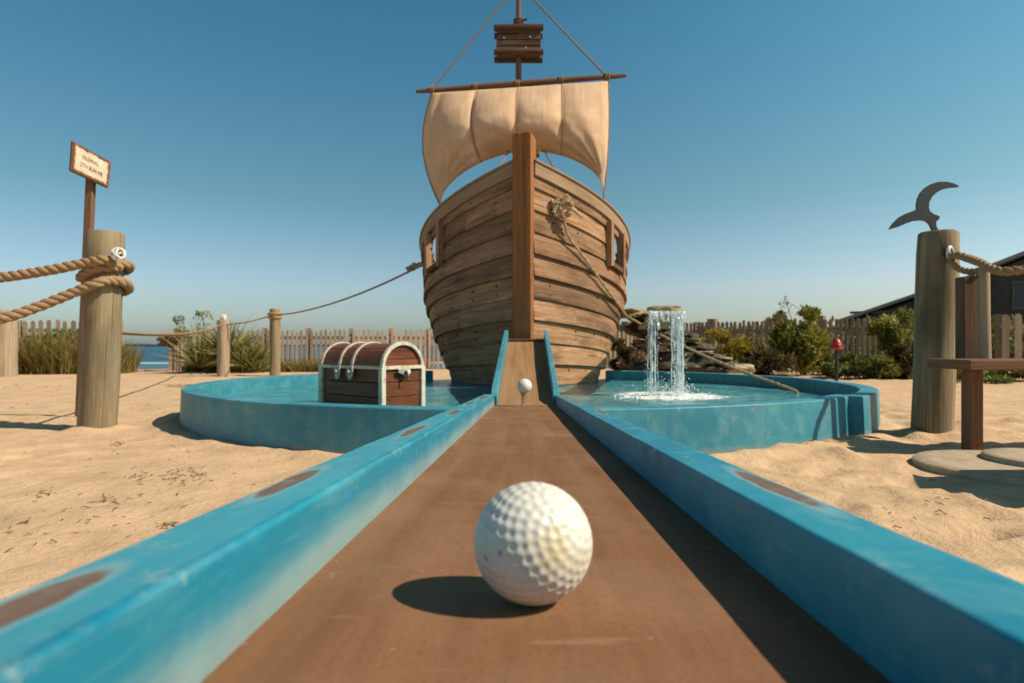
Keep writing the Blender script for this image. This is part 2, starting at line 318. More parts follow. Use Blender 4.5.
# ------------------------------------------------------------------ mesh builder
def wloc(o):
    v = Vector((0, 0, 0))
    while o: v += o.location; o = o.parent
    return v
class MB:
    def __init__(s): s.v = []; s.f = []; s.uv = []; s.r = []; s.M = None
    def face(s, pts, uvs, rnd=.5, idx=None):
        b = len(s.v)
        s.v += [tuple(p) for p in (pts if s.M is None else [s.M@Vector(p) for p in pts])]
        s.f.append(tuple(range(b, b+len(pts)))); s.uv += list(uvs); s.r.append(rnd)
    def loft(s, rings, caps=True, rnd=None, closed=True, uo=None):
        """rings: lists of equal point counts; u runs along the rings, v round them"""
        if s.M is not None: rings = [[s.M@Vector(p) for p in r] for r in rings]
        n = len(rings[0]); rnd = random.random() if rnd is None else rnd
        uo = random.random()*20 if uo is None else uo; vo = random.random()*5
        base = len(s.v)
        for r in rings: s.v += [tuple(p) for p in r]
        us = [0]
        for a, b in zip(rings, rings[1:]):
            ca = sum((Vector(p) for p in a), Vector())/n; cb = sum((Vector(p) for p in b), Vector())/n; us.append(us[-1]+(cb-ca).length)
        m = rings[len(rings)//2]; vs = [0]
        for i in range(n): vs.append(vs[-1]+(Vector(m[(i+1) % n])-Vector(m[i])).length)
        for j in range(len(rings)-1):
            for i in range(n if closed else n-1):
                k = (i+1) % n
                s.f.append((base+j*n+i, base+j*n+k, base+(j+1)*n+k, base+(j+1)*n+i))
                s.uv += [(uo+us[j], vo+vs[i]), (uo+us[j], vo+vs[i+1]), (uo+us[j+1], vo+vs[i+1]), (uo+us[j+1], vo+vs[i])]
                s.r.append(rnd)
        if caps and closed:
            for j, rev in ((0, True), (len(rings)-1, False)):
                ids = [base+j*n+i for i in range(n)]
                if rev: ids.reverse()
                s.f.append(tuple(ids)); c = Vector(s.v[ids[0]])
                a = (Vector(s.v[ids[1]])-c); a = a.normalized() if a.length > 1e-9 else Vector((1, 0, 0))
                for q in ids:
                    d = Vector(s.v[q])-c; s.uv.append((uo+d.dot(a)*.3, vo+(d-a*d.dot(a)).length))
                s.r.append(rnd)
        return s
    def box(s, c, size, X=None, Y=None, Z=None, rnd=None):
        X = Vector(X or (1, 0, 0)).normalized(); Z = Vector(Z or (0, 0, 1)).normalized()
        Y = Vector(Y).normalized() if Y else Z.cross(X).normalized(); Z = X.cross(Y).normalized()
        ax = [(X, size[0]/2), (Y, size[1]/2), (Z, size[2]/2)]; c = Vector(c)
        k = max(range(3), key=lambda i: size[i]); A, a = ax[k]; B, b = ax[(k+1) % 3]; D, d = ax[(k+2) % 3]
        ring = lambda o: [c+A*o+B*p*b+D*q*d for p, q in ((-1, -1), (1, -1), (1, 1), (-1, 1))]
        return s.loft([ring(-a), ring(a)], rnd=rnd)
    def bar(s, a, b, w, h, up=(0, 0, 1), rnd=None):
        a = Vector(a); b = Vector(b); d = (b-a).normalized(); up = Vector(up)
        sd = d.cross(up).normalized(); up = sd.cross(d).normalized()
        ring = lambda p: [p-sd*w/2-up*h/2, p+sd*w/2-up*h/2, p+sd*w/2+up*h/2, p-sd*w/2+up*h/2]
        return s.loft([ring(a), ring(b)], rnd=rnd)
    def tube(s, pts, rad, seg=10, caps=True, wob=0, rnd=None):
        pts = [Vector(p) for p in pts]; n = len(pts); rad = rad if isinstance(rad, (list, tuple)) else [rad]*n
        d = (pts[1]-pts[0]).normalized(); x = d.orthogonal().normalized() if abs(d.z) < .9 else Vector((1, 0, 0)); rings = []; sd = random.random()*50
        for i, p in enumerate(pts):
            t = (pts[min(n-1, i+1)]-pts[max(0, i-1)]).normalized(); x = (x-t*x.dot(t)).normalized(); y = t.cross(x); r = []
            for k in range(seg):
                a = 2*math.pi*k/seg; q = rad[i]*(1+wob*nz(math.cos(a)*1.5+sd, math.sin(a)*1.5, (p-pts[0]).length*2))
                r.append(p+x*math.cos(a)*q+y*math.sin(a)*q)
            rings.append(r)
        return s.loft(rings, caps, rnd)
    def prism(s, outline, depth, rnd=.5):
        """outline: 3D points of a planar polygon, extruded by vector depth"""
        depth = Vector(depth); a = [Vector(p) for p in outline]; return s.loft([a, [p+depth for p in a]], rnd=rnd)
    def build(s, name, mat, parent=None, origin=None, smooth=False, bevel=0, solid=0, subsurf=0, seg=2):
        off = wloc(parent) if parent else Vector(origin or (0, 0, 0))
        me = bpy.data.meshes.new(name); me.from_pydata([tuple(Vector(p)-off) for p in s.v], [], s.f)
        l = me.uv_layers.new(name='UVMap'); l.data.foreach_set('uv', np.array(s.uv, dtype=np.float32).ravel())
        at = me.attributes.new('rnd', 'FLOAT', 'FACE'); at.data.foreach_set('value', np.array(s.r, dtype=np.float32))
        me.materials.append(mat)
        if smooth: me.polygons.foreach_set('use_smooth', [True]*len(me.polygons))
        me.update(); o = bpy.data.objects.new(name, me); C.objects.link(o)
        if parent: o.parent = parent
        else: o.location = off
        if bevel:
            m = o.modifiers.new('bevel', 'BEVEL'); m.width = bevel; m.segments = seg; m.limit_method = 'ANGLE'; m.angle_limit = R(40)
        if solid:
            m = o.modifiers.new('solid', 'SOLIDIFY'); m.thickness = solid; m.offset = -1
        if subsurf:
            m = o.modifiers.new('sub', 'SUBSURF'); m.levels = m.render_levels = subsurf
        if smooth and smooth != 'all':
            try: me.set_sharp_from_angle(angle=R(50))
            except Exception: pass
        return o
def tag(o, label=None, cat=None, group=None, kind=None):
    if label: o['label'] = label
    if cat: o['category'] = cat
    if group: o['group'] = group
    if kind: o['kind'] = kind
    return o
def thing(name, label, cat, loc, group=None):
    o = bpy.data.objects.new(name, None); C.objects.link(o); o.location = loc; o.empty_display_size = .1
    return tag(o, label, cat, group)
def spline(pts, per=8):
    pts = [Vector(p) for p in pts]; q = [pts[0]*2-pts[1]]+pts+[pts[-1]*2-pts[-2]]; out = []
    for i in range(1, len(q)-2):
        a, b, c, d = q[i-1:i+3]
        for k in range(per):
            t = k/per; out.append(.5*((2*b)+(c-a)*t+(2*a-5*b+4*c-d)*t*t+(3*b-a-3*c+d)*t**3))
    out.append(pts[-1]); return out
def resample(pts, step):
    out = [pts[0]]; acc = 0
    for a, b in zip(pts, pts[1:]):
        L = (b-a).length
        while acc+L >= step and L > 1e-9:
            t = (step-acc)/L; a = a+(b-a)*t; out.append(a); L = (b-a).length; acc = 0
        acc += L
    if (out[-1]-pts[-1]).length > step*.3: out.append(pts[-1])
    return out
def rope(mb, pts, r, pitch=4.8, step=.35, strands=3, seg=7, per=12):
    path = resample(spline(pts, per), r*step*2); n = len(path); x = (path[1]-path[0]).orthogonal().normalized(); s = 0; fr = []
    for i, p in enumerate(path):
        t = (path[min(n-1, i+1)]-path[max(0, i-1)]).normalized(); x = (x-t*x.dot(t)).normalized(); fr.append((p, x.copy(), t.cross(x), s))
        if i < n-1: s += (path[i+1]-p).length
    for k in range(strands):
        q = []
        for p, X, Y, s_ in fr:
            a = 2*math.pi*(k/strands+s_/(r*pitch)); q.append(p+(X*math.cos(a)+Y*math.sin(a))*r*.52)
        mb.tube(q, r*.54, seg)
    return mb
def sag(a, b, d, n=6):
    a = Vector(a); b = Vector(b); return [a.lerp(b, i/n)-Vector((0, 0, d*4*(i/n)*(1-i/n))) for i in range(n+1)]

# ------------------------------------------------------------------ camera, light, sky
sc = bpy.context.scene
cam = bpy.data.cameras.new('camera'); co = bpy.data.objects.new('camera', cam); C.objects.link(co); sc.camera = co
co.location = (0, 0, HC); co.rotation_euler = (R(90), 0, 0)
cam.sensor_width = 36; cam.lens = F/1024*36; cam.shift_y = 4.5/1024; cam.clip_start = .01; cam.clip_end = 20000
cam.dof.use_dof = True; cam.dof.focus_distance = 1.15; cam.dof.aperture_fstop = 7.2
sund = Vector((1, -.28, .98)).normalized()
EL = math.asin(sund.z); AZ = math.atan2(sund.x, sund.y)
sl = bpy.data.lights.new('sun', 'SUN'); sl.energy = 4.9; sl.angle = R(.55); sl.color = (1, .87, .68)
so = bpy.data.objects.new('sun', sl); C.objects.link(so); so.rotation_euler = sund.to_track_quat('Z', 'Y').to_euler(); so.location = (5, -3, 8)
w = bpy.data.worlds.new('World'); sc.world = w; w.use_nodes = True; nt = w.node_tree; nt.nodes.clear()
sky = nt.nodes.new('ShaderNodeTexSky'); sky.sky_type = 'NISHITA'; sky.sun_disc = False; sky.sun_elevation = EL; sky.sun_rotation = AZ
sky.air_density = 1.3; sky.dust_density = 1.0; sky.ozone_density = 2.0; sky.altitude = 0
hs = nt.nodes.new('ShaderNodeMix'); hs.data_type = 'RGBA'; hs.blend_type = 'MULTIPLY'; hs.inputs[0].default_value = 1; pass
tc = nt.nodes.new('ShaderNodeTexCoord'); sz = nt.nodes.new('ShaderNodeSeparateXYZ'); nt.links.new(tc.outputs['Generated'], sz.inputs[0])
cr_ = nt.nodes.new('ShaderNodeValToRGB'); nt.links.new(sz.outputs[2], cr_.inputs[0]); e_ = cr_.color_ramp.elements
e_[0].position = 0.0; e_[0].color = (.63, .77, 1.0, 1); e_[1].position = .46; e_[1].color = (.33, .72, .75, 1)
for p_, c_ in ((.09, (.78, .85, 1.0, 1)), (.22, (.51, .73, .71, 1)), (.62, (.28, .52, .54, 1)), (.8, (.16, .24, .25, 1))): q_ = e_.new(p_); q_.color = c_
cx_r = nt.nodes.new('ShaderNodeValToRGB'); nt.links.new(sz.outputs[0], cx_r.inputs[0]); f_ = cx_r.color_ramp.elements
f_[0].position = 0.0; f_[0].color = (.69, .73, .745, 1); f_[1].position = .62; f_[1].color = (1, .95, .89, 1)
mm_ = nt.nodes.new('ShaderNodeMix'); mm_.data_type = 'RGBA'; mm_.blend_type = 'MULTIPLY'; mm_.inputs[0].default_value = 1
nt.links.new(cr_.outputs[0], mm_.inputs[6]); nt.links.new(cx_r.outputs[0], mm_.inputs[7]); nt.links.new(mm_.outputs[2], hs.inputs[7])
bg = nt.nodes.new('ShaderNodeBackground'); bg.inputs[1].default_value = .15; wo = nt.nodes.new('ShaderNodeOutputWorld')
nt.links.new(sky.outputs[0], hs.inputs[6]); nt.links.new(hs.outputs[2], bg.inputs[0]); nt.links.new(bg.outputs[0], wo.inputs[0])
sc.view_settings.view_transform = 'Standard'; sc.view_settings.look = 'None'; sc.view_settings.gamma = 1; sc.view_settings.exposure = .14
sc.view_settings.use_curve_mapping = False
sc.cycles.max_bounces = 6; sc.cycles.transparent_max_bounces = 12; sc.cycles.caustics_reflective = False; sc.cycles.caustics_refractive = False
sc.cycles.use_denoising = True

# ------------------------------------------------------------------ ground
PC = Vector((.075, 5.2, 0)); PA, PB = 2.56, 2.36
_rf = random.Random(21); FOOT = []
for _ in range(70):
    sd_ = _rf.random() < .72; x_ = _rf.uniform(1.2, 4.5) if sd_ else _rf.uniform(-4.5, -1.0); a_ = _rf.uniform(0, 6.28)
    FOOT.append((x_, _rf.uniform(1.2, 5.0), math.cos(a_), math.sin(a_), _rf.uniform(.012, .026) if sd_ else _rf.uniform(.005, .012)))
def gz(x, y):
    z = 0.0
    edge = 14.6+.5*nz(x*.3, 3.1)
    lf = 1/(1+math.exp(max(-50, min(50, (x-4.5)*1.2))))
    if y > edge: z -= (1-lf)*0+lf*min((y-edge)*.12, 7)
    if y > 40: z -= (1-lf)*min((y-40)*.12, 7)
    if abs(x) < 9 and -1 < y < 15:
        z += .016*nz(x*1.1, y*1.1, 1)+.010*nz(x*3.2, y*3.2, 4)
        rough = 1.0+1.1/(1+math.exp(-(x-.8)*3)) if x > 0 else .55
        a = nz(x*6.5, y*6.5, 7); b = nz(x*13, y*13, 9)
        z += rough*(.011*a*abs(a)*2.2+.005*b)
        for (fx_, fy_, ca, sa, dp) in FOOT:
            dx, dy = x-fx_, y-fy_
            if abs(dx) < .35 and abs(dy) < .35:
                u_, v_ = (dx*ca+dy*sa)/.15, (-dx*sa+dy*ca)/.07; q_ = u_*u_+v_*v_; z += -dp*math.exp(-q_**1.5)+dp*.55*math.exp(-((math.sqrt(q_)-1.45)/.35)**2)
        d = math.hypot((x-PC.x)/PA, (y-PC.y)/PB)
        if d > .98: z += .022*math.exp(-((d-1.03)/.035)**2)*(1+nz(x*3, y*3, 11))   # sand drifted against the pool wall
        ds_ = math.hypot(x-2.16, y-2.66); z = z*min(1, max(.12, (ds_-.34)/.3))-.004*(ds_ < .4)
        for (px, py) in ((-2.62, 3.92), (2.47, 3.66)):
            dd = math.hypot(x-px, y-py); z += .03*math.exp(-((dd-.12)/.07)**2)*(1+nz(x*5, y*5, 2))
    return z
def axis(segs):
    out = []
    for a, b, st in segs:
        n = max(1, round((b-a)/st)); out += [a+(b-a)*i/n for i in range(n)]
    out.append(segs[-1][1]); return out
def ground():
    xs = axis([(-900, -100, 100), (-100, -20, 10), (-20, -8, .8), (-8, -3.6, .12), (-3.6, 3.6, .033), (3.6, 8, .12), (8, 20, .8), (20, 100, 10), (100, 900, 100)])
    ys = axis([(-200, -20, 30), (-20, 0, 2), (0, .9, .1), (.9, 4.8, .03), (4.8, 8, .07), (8, 15, .14), (15, 30, .8), (30, 110, 5), (110, 160, 25)])
    W = len(xs); v = [(x, y, gz(x, y)) for y in ys for x in xs]
    f = [(j*W+i, j*W+i+1, (j+1)*W+i+1, (j+1)*W+i) for j in range(len(ys)-1) for i in range(W-1)]
    me = bpy.data.meshes.new('sand_ground'); me.from_pydata(v, [], f); me.materials.append(M['sand'])
    me.polygons.foreach_set('use_smooth', [True]*len(f)); o = bpy.data.objects.new('sand_ground', me); C.objects.link(o); tag(o, 'rough pale beach sand with scattered debris', kind='structure')
ground()
b = MB(); b.face([(-9000, 60, -3), (9000, 60, -3), (9000, 12000, -3), (-9000, 12000, -3)], [(0, 0), (1, 0), (1, 1), (0, 1)])
tag(b.build('sea', M['sea']), 'deep blue sea beyond the beach', kind='structure')
b = MB(); n = 60; rings = []
for i in range(n+1):
    x = -4200+i*(3900/n); h = max(0.5, (13+9*nz(i*.22, 4))*min(1, (n-i)/14, 1)+4*nz(i*.9, 8)); rings.append([(x, 4000, -4), (x, 4000, h-3), (x, 4250, h*1.1-3), (x, 4400, -4)])
b.loft(rings); tag(b.build('far_headland', M['hill'], smooth=True), 'low dark headland on the sea horizon', kind='structure')

# ------------------------------------------------------------------ lane
VP = Vector(((523-512)/F, 1, -(378-346)/F))       # direction the lane runs (down and away)
LD = VP.normalized(); LS = LD.cross(Vector((0, 0, 1))).normalized(); LU = LS.cross(LD).normalized()
LO = Vector((.0125, 0, HC-.16))                    # lane floor centre under the camera
def L(u, s, h): return LO+VP*u+LS*s+LU*h
HWD = .182; LEND = 3.66; WT = .062
lane = thing('golf_lane', 'raised brown putting lane between worn turquoise kerbs leading to the ship', 'golf lane', (LO.x, 0, 0))
def lane_sect(mb, prof, us, rnd=.5):
    # prof: list of (s, h or None for ground); v measured so top face starts at 0 and the inner face is negative
    pass
def slab(name, mat, prof, us, vvals, wobble=0.0):
    """strip with a given cross section; every edge carries its own v"""
    mb = MB(); rings = []
    for u in us:
        rings.append([L(u, s, h) if h is not None else Vector((L(u, s, 0).x, L(u, s, 0).y, 0.0-.03)) for s, h in prof])
    nn = len(prof)
    for j in range(len(us)-1):
        for i in range(nn-1):
            k = i+1
            mb.face([rings[j][i], rings[j][k], rings[j+1][k], rings[j+1][i]], [(us[j], vvals[i]), (us[j], vvals[k]), (us[j+1], vvals[k]), (us[j+1], vvals[i])])
    mb.face(rings[0][::-1], [(us[0], vvals[i]) for i in range(nn)][::-1]); mb.face(rings[-1], [(us[-1], vvals[i]) for i in range(nn)])
    o = mb.build(name, mat, lane)
    return o
def weld_smooth(o, bevel=0):
    import bmesh
    bm = bmesh.new(); bm.from_mesh(o.data); bmesh.ops.remove_doubles(bm, verts=bm.verts, dist=1e-5); bm.normal_update(); bmesh.ops.recalc_face_normals(bm, faces=bm.faces); bm.to_mesh(o.data); bm.free()
    if bevel:
        m = o.modifiers.new('bevel', 'BEVEL'); m.width = bevel; m.segments = 4; m.limit_method = 'ANGLE'; m.angle_limit = R(35)
        o.data.polygons.foreach_set('use_smooth', [True]*len(o.data.polygons))
us = [-.8, -.4, 0]+[.1*i for i in range(1, 36)]+[LEND]
HL, HR = .063, .056
chL = [(.262, .037, .050, .012), (.57, .042, .085, .011), (1.14, .028, .14, .011), (1.75, .02, .13, .012), (2.4, .03, .2, .012), (3.1, .025, .3, .015)]
chR = [(.60, .040, .11, .012), (1.9, .04, .12, .010), (2.75, .03, .3, .012), (3.3, .03, .25, .014)]
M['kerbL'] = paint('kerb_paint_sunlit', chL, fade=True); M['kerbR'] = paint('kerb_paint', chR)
def kerb(side, H, mat, th):
    mb = MB(); rng = us; prof = []
    def ring(u, k):
        w = .0018*nz(u*2.1, side*5)+.0007*nz(u*13, side*3); t2 = th+.002*nz(u*4, 2+side)
        if u > 3.4: t2 += 0
        q = [(HWD, -.004), (HWD, H*.5+w*.3), (HWD+.001*nz(u*5), H-.0045+w), (HWD+.0012, H-.0015+w), (HWD+.0045, H+w), (HWD+t2-.0045, H+w), (HWD+t2-.0012, H-.0015+w), (HWD+t2, H-.005+w)]
        r = [L(u, side*s, h) for s, h in q]; r.append(Vector((r[-1].x+side*.0, r[-1].y, -.05))); r.append(Vector((r[0].x, r[0].y, -.05)))
        return r
    vv = [-H-.004, -H*.5, -.0045, -.002, .0, th-.009, th-.005, th-.001, th+.4, th+.7]
    fine = axis([(-.8, 0, .2), (0, 1.2, .025), (1.2, LEND, .06)]); R_ = [ring(u, 0) for u in fine]
    for j in range(len(fine)-1):
        for i in range(len(vv)-1):
            pts = [R_[j][i], R_[j+1][i], R_[j+1][i+1], R_[j][i+1]]; u_ = [(fine[j], vv[i]), (fine[j+1], vv[i]), (fine[j+1], vv[i+1]), (fine[j], vv[i+1])]
            mb.face(pts, u_)
    mb.face(R_[0], [(fine[0], v) for v in vv]); mb.face(R_[-1], [(fine[-1], v) for v in vv])
    o = mb.build('side_kerb', mat, lane); weld_smooth(o); o.data.polygons.foreach_set('use_smooth', [True]*len(o.data.polygons))
    o.data.set_sharp_from_angle(angle=R(70)); wn_ = o.modifiers.new('wn', 'WEIGHTED_NORMAL'); wn_.weight = 100; wn_.keep_sharp = True; return o
tag(kerb(-1, HL, M['kerbL'], WT), 'left kerb of faded turquoise paint with brown chipped patches')
tag(kerb(1, HR, M['kerbR'], .062), 'right kerb of turquoise paint, its inner face in shade')
mb = MB(); q = [L(u, s, 0) for u in us for s in (-HWD+.0005, -.09, 0, .09, HWD-.0005)]
for j in range(len(us)-1):
    for i in range(4):
        a = j*5+i; mb.face([q[a], q[a+1], q[a+6], q[a+5]], [(us[j], i*.09), (us[j], i*.09+.09), (us[j+1], i*.09+.09), (us[j+1], i*.09)])
mb.build('lane_floor', M['floor'], lane)
# the ramp up to the stem
R0 = L(LEND, 0, 0); RT = Vector((P(526, 341, 5.80).x, 5.80, P(526, 341, 5.80).z)); RD = (RT-R0); RL = RD.length; RN = RD.normalized()
RS = RN.cross(Vector((0, 0, 1))).normalized(); RU = RS.cross(RN).normalized()
mb = MB(); mb.loft([[R0+RS*s*.165+RN*d+RU*h for s, h in ((-1, -.05), (1, -.05), (1, 0), (-1, 0))] for d in (0.0, RL*.5, RL)], rnd=.5); mb.build('ramp_floor', M['ramp'], lane)
for sd in (-1, 1):
    mb = MB(); rings = []
    for d, h in ((.012, .055), (.10, .085), (RL*.5, .10), (RL+.02, .10)):
        rings.append([R0+RS*sd*(.166+a)+RN*d+RU*hh for a, hh in ((0, -.045), (.036, -.045), (.036, h), (0, h))])
    mb.loft(rings); mb.build('ramp_wall', M['poolwall'], lane, bevel=.004)
mb = MB(); mb.box(RT+RU*.012-RN*.03, (.33, .035, .024), X=RS, Z=RU); mb.build('ramp_lip', M['dark'], lane, bevel=.003)
for d in (RL*.45, RL*.85):
    for sd in (-1, 1):
        p = R0+RN*d+RS*sd*.13; mb = MB(); mb.bar((p.x, p.y, .02), (p.x, p.y, p.z-.05), .06, .06, up=(0, 1, 0)); mb.build('ramp_support', M['post'], lane)
mb = MB()
mb.loft([[L(u, s, h) for s, h in ((-HWD, -.03), (HWD, -.03), (HWD, -.006), (-HWD, -.006))] for u in (-.8, LEND)]); mb.build('base_slab', M['stone'], lane)

# ------------------------------------------------------------------ golf balls
def golf_ball(name, c, r, mat, label, dimp=.015, sub=6, rot=(0, 0, 0)):
    import bmesh
    bm = bmesh.new(); bmesh.ops.create_icosphere(bm, subdivisions=sub, radius=1); me = bpy.data.meshes.new(name); bm.to_mesh(me); bm.free()
    v = np.empty(len(me.vertices)*3, dtype=np.float32); me.vertices.foreach_get('co', v); v = v.reshape(-1, 3); v /= np.linalg.norm(v, axis=1)[:, None]
    N = 392; i = np.arange(N)+.5; ph = np.arccos(1-2*i/N); th = np.pi*(1+5**.5)*i
    p = np.stack([np.cos(th)*np.sin(ph), np.sin(th)*np.sin(ph), np.cos(ph)], 1).astype(np.float32)
    for _ in range(12):                                   # relax the pattern
        dd = p[:, None]-p[None]; d2 = (dd**2).sum(2)+1e-6; np.fill_diagonal(d2, 1e9); p += (dd/d2[..., None]**2).sum(1)*2e-6; p /= np.linalg.norm(p, axis=1)[:, None]
    rm = np.array(Matrix.Rotation(rot[0], 3, 'X')@Matrix.Rotation(rot[1], 3, 'Y')); p = p@rm.T
    d = np.full(len(v), 9.0)
    for k in range(0, len(v), 8192): d[k:k+8192] = np.arccos(np.clip((v[k:k+8192]@p.T).max(1), -1, 1))
    rd = .088; k = np.clip(d/rd, 0, 1); disp = -dimp*1.6*(1-k**2)**1.0
    v *= (1+disp)[:, None]*r; me.vertices.foreach_set('co', v.ravel().astype(np.float32)); me.materials.append(mat)
    me.polygons.foreach_set('use_smooth', [True]*len(me.polygons)); me.update()
    o = bpy.data.objects.new(name, me); C.objects.link(o); o.location = c; return tag(o, label, 'golf ball', 'white golf balls on the lane')
BU = .442; BR = .0424
bc = L(BU, (533-523)/F*BU-.0125+.0, 0)+LU*BR
m1 = mat_ball('scuffed_ball', [((.012, -.036, .008), .019, (.62, .47, .20), .6), ((.028, -.024, -.004), .015, (.60, .46, .24), .4), ((-.030, -.024, -.002), .0045, (.12, .09, .07), .8), ((-.022, -.034, .004), .003, (.10, .08, .06), .8), ((.029, -.023, .013), .0035, (.13, .10, .07), .6)])
golf_ball('golf_ball', bc, BR, m1, 'large scuffed white golf ball with yellow stain in the near foreground', rot=(.7, .5, 0))
t0 = L(3.52, -.012, 0); r2 = .0425
golf_ball('golf_ball', t0+Vector((.008, 0, .08+r2-.008)), r2, mat_ball('clean_ball', None), 'small clean white golf ball perched on a tee at the ramp foot', sub=5)
mb = MB(); mb.tube([t0+Vector((0, 0, z)) for z in (0, .004, .008, .02, .05, .065, .076, .08)], [.016, .016, .008, .007, .0085, .011, .017, .019], 14)
tag(mb.build('golf_tee', M['tee'], origin=t0, smooth=True), 'short pale metal tee holding the far golf ball', 'golf tee')

# ------------------------------------------------------------------ pool
RZ = .24; PWT = .115; WZ = .13
def ept(a, off=0.0, z=0.0): return Vector((PC.x+(PA+off)*math.cos(a), PC.y+(PB+off)*math.sin(a), z))
pool = thing('fountain_pool', 'round shallow pool basin with thick turquoise painted wall', 'pool', (PC.x, PC.y, 0))
def arc(a0, a1, off, name, ztop=RZ, th=PWT):
    n = max(2, int(abs(a1-a0)*28)); mb = MB(); rings = []
    for i in range(n+1):
        a = a0+(a1-a0)*i/n; zt = ztop+.004*nz(a*3, off*9); wo_ = off+.006*nz(a*4, 5)
        rings.append([ept(a, wo_+.012, -.06), ept(a, wo_, zt-.009), ept(a, wo_-.002, zt-.003), ept(a, wo_-.008, zt), ept(a, wo_-th+.008, zt), ept(a, wo_-th+.002, zt-.003), ept(a, wo_-th, zt-.009), ept(a, wo_-th, .0)])
    mb.loft(rings); o = mb.build(name, M['poolwall'], pool, smooth=True); o.data.set_sharp_from_angle(angle=R(60)); wn_ = o.modifiers.new('wn', 'WEIGHTED_NORMAL'); wn_.weight = 100; wn_.keep_sharp = True; return o
def ang(x, y): return math.atan2((y-PC.y)/PB, (x-PC.x)/PA)
aR = -math.pi/2+.075; aL = -math.pi/2-.085
aJ = ang(2.03, 3.72)
tag(arc(aR, aJ, .0, 'wall_segment'), 'front right wall segment ending in a lapped joint')
arc(aJ-.06, math.pi/2-.42, .075, 'wall_segment')
arc(math.pi/2+.42, math.pi*1.5-.085, 0, 'wall_segment')
mb = MB(); ring = [ept(2*math.pi*i/64, -.06, .02) for i in range(64)]; mb.face(ring, [(p.x, p.y) for p in ring]); mb.build('basin_floor', M['poolwall'], pool)
mb = MB(); NR, NA = 60, 160
def wz(x, y):
    d = math.hypot(x-1.26, y-5.0); return WZ+.0045*nz(x*5, y*5)+.0035*nz(x*11, y*13, 3)+.012*math.exp(-(d/.28)**2)*(1+2*nz(x*14, y*14))+.0018*math.cos(d*26)*math.exp(-d/.6)
rr = [[(PC.x+(PA-.05)*k/NR*math.cos(2*math.pi*i/NA), PC.y+(PB-.05)*k/NR*math.sin(2*math.pi*i/NA)) for i in range(NA)] for k in range(1, NR+1)]
me = bpy.data.meshes.new('pool_water'); vs = [(PC.x, PC.y, WZ)]+[(x, y, wz(x, y)) for r in rr for x, y in r]
fs = [(0, 1+i, 1+(i+1) % NA) for i in range(NA)]+[(1+(k-1)*NA+i, 1+k*NA+i, 1+k*NA+(i+1) % NA, 1+(k-1)*NA+(i+1) % NA) for k in range(1, NR) for i in range(NA)]
me.from_pydata(vs, [], fs); me.materials.append(M['water']); me.polygons.foreach_set('use_smooth', [True]*len(fs)); o = bpy.data.objects.new('pool_water', me); C.objects.link(o)
tag(o, 'rippling pale turquoise pool water', kind='structure')

# ------------------------------------------------------------------ ship
YB, YS = 5.92, 8.75; B = 1.195
def xc(Y): return .0208*Y
def sheer(Y): 
    s = Y-YB; return 2.27-.25*s-.095*s*s if s < 1.55 else 1.654-.22*(s-1.55)
def gfac(z):
    pts = [(-.1, .60), (.16, .70), (.45, .82), (.75, .91), (1.05, .975), (1.35, 1.0), (3, 1.0)]
    for (a, p), (b_, q) in zip(pts, pts[1:]):
        if z <= b_: t = (z-a)/(b_-a); return p+(q-p)*max(0, t)
    return 1
def hb(Y, z):
    s = max(0, (Y-YB)/1.55); k = math.sin(math.pi/2*min(1, s))**(1.0 if z > 1 else 1-.12*(1-z))
    if Y > 7.7: k *= 1-.10*((Y-7.7)/1.05)**2
    return .065+(B-.065)*gfac(z)*k
def hull_pt(side, Y, z, off=0.0):
    e = .01; dh = (hb(Y+e, z)-hb(max(YB, Y-e), z))/(e+min(e, Y-YB+1e-6)); nx, ny = 1, -dh; l = math.hypot(nx, ny)
    return Vector((xc(Y)+side*(hb(Y, z)+off*nx/l), Y+off*ny/l, z))
ship = thing('pirate_ship', 'weathered wooden model pirate ship with square tan sail, bow towards the lane', 'ship', (xc(7.2), 7.2, 0))
NS = 11
stations = axis([(0, .2, .02), (.2, 1.6, .035), (1.6, YS-YB, .12)]); stations = [YB+s for s in stations]
def yat(x_px, z):          # station where the hull side shows at this column
    best = min(stations, key=lambda Y: abs(525+hb(Y, z)/Y*F-x_px)); return best
ports = [(6.735, 6.93)]
hullmb = MB(); prev_off = 0
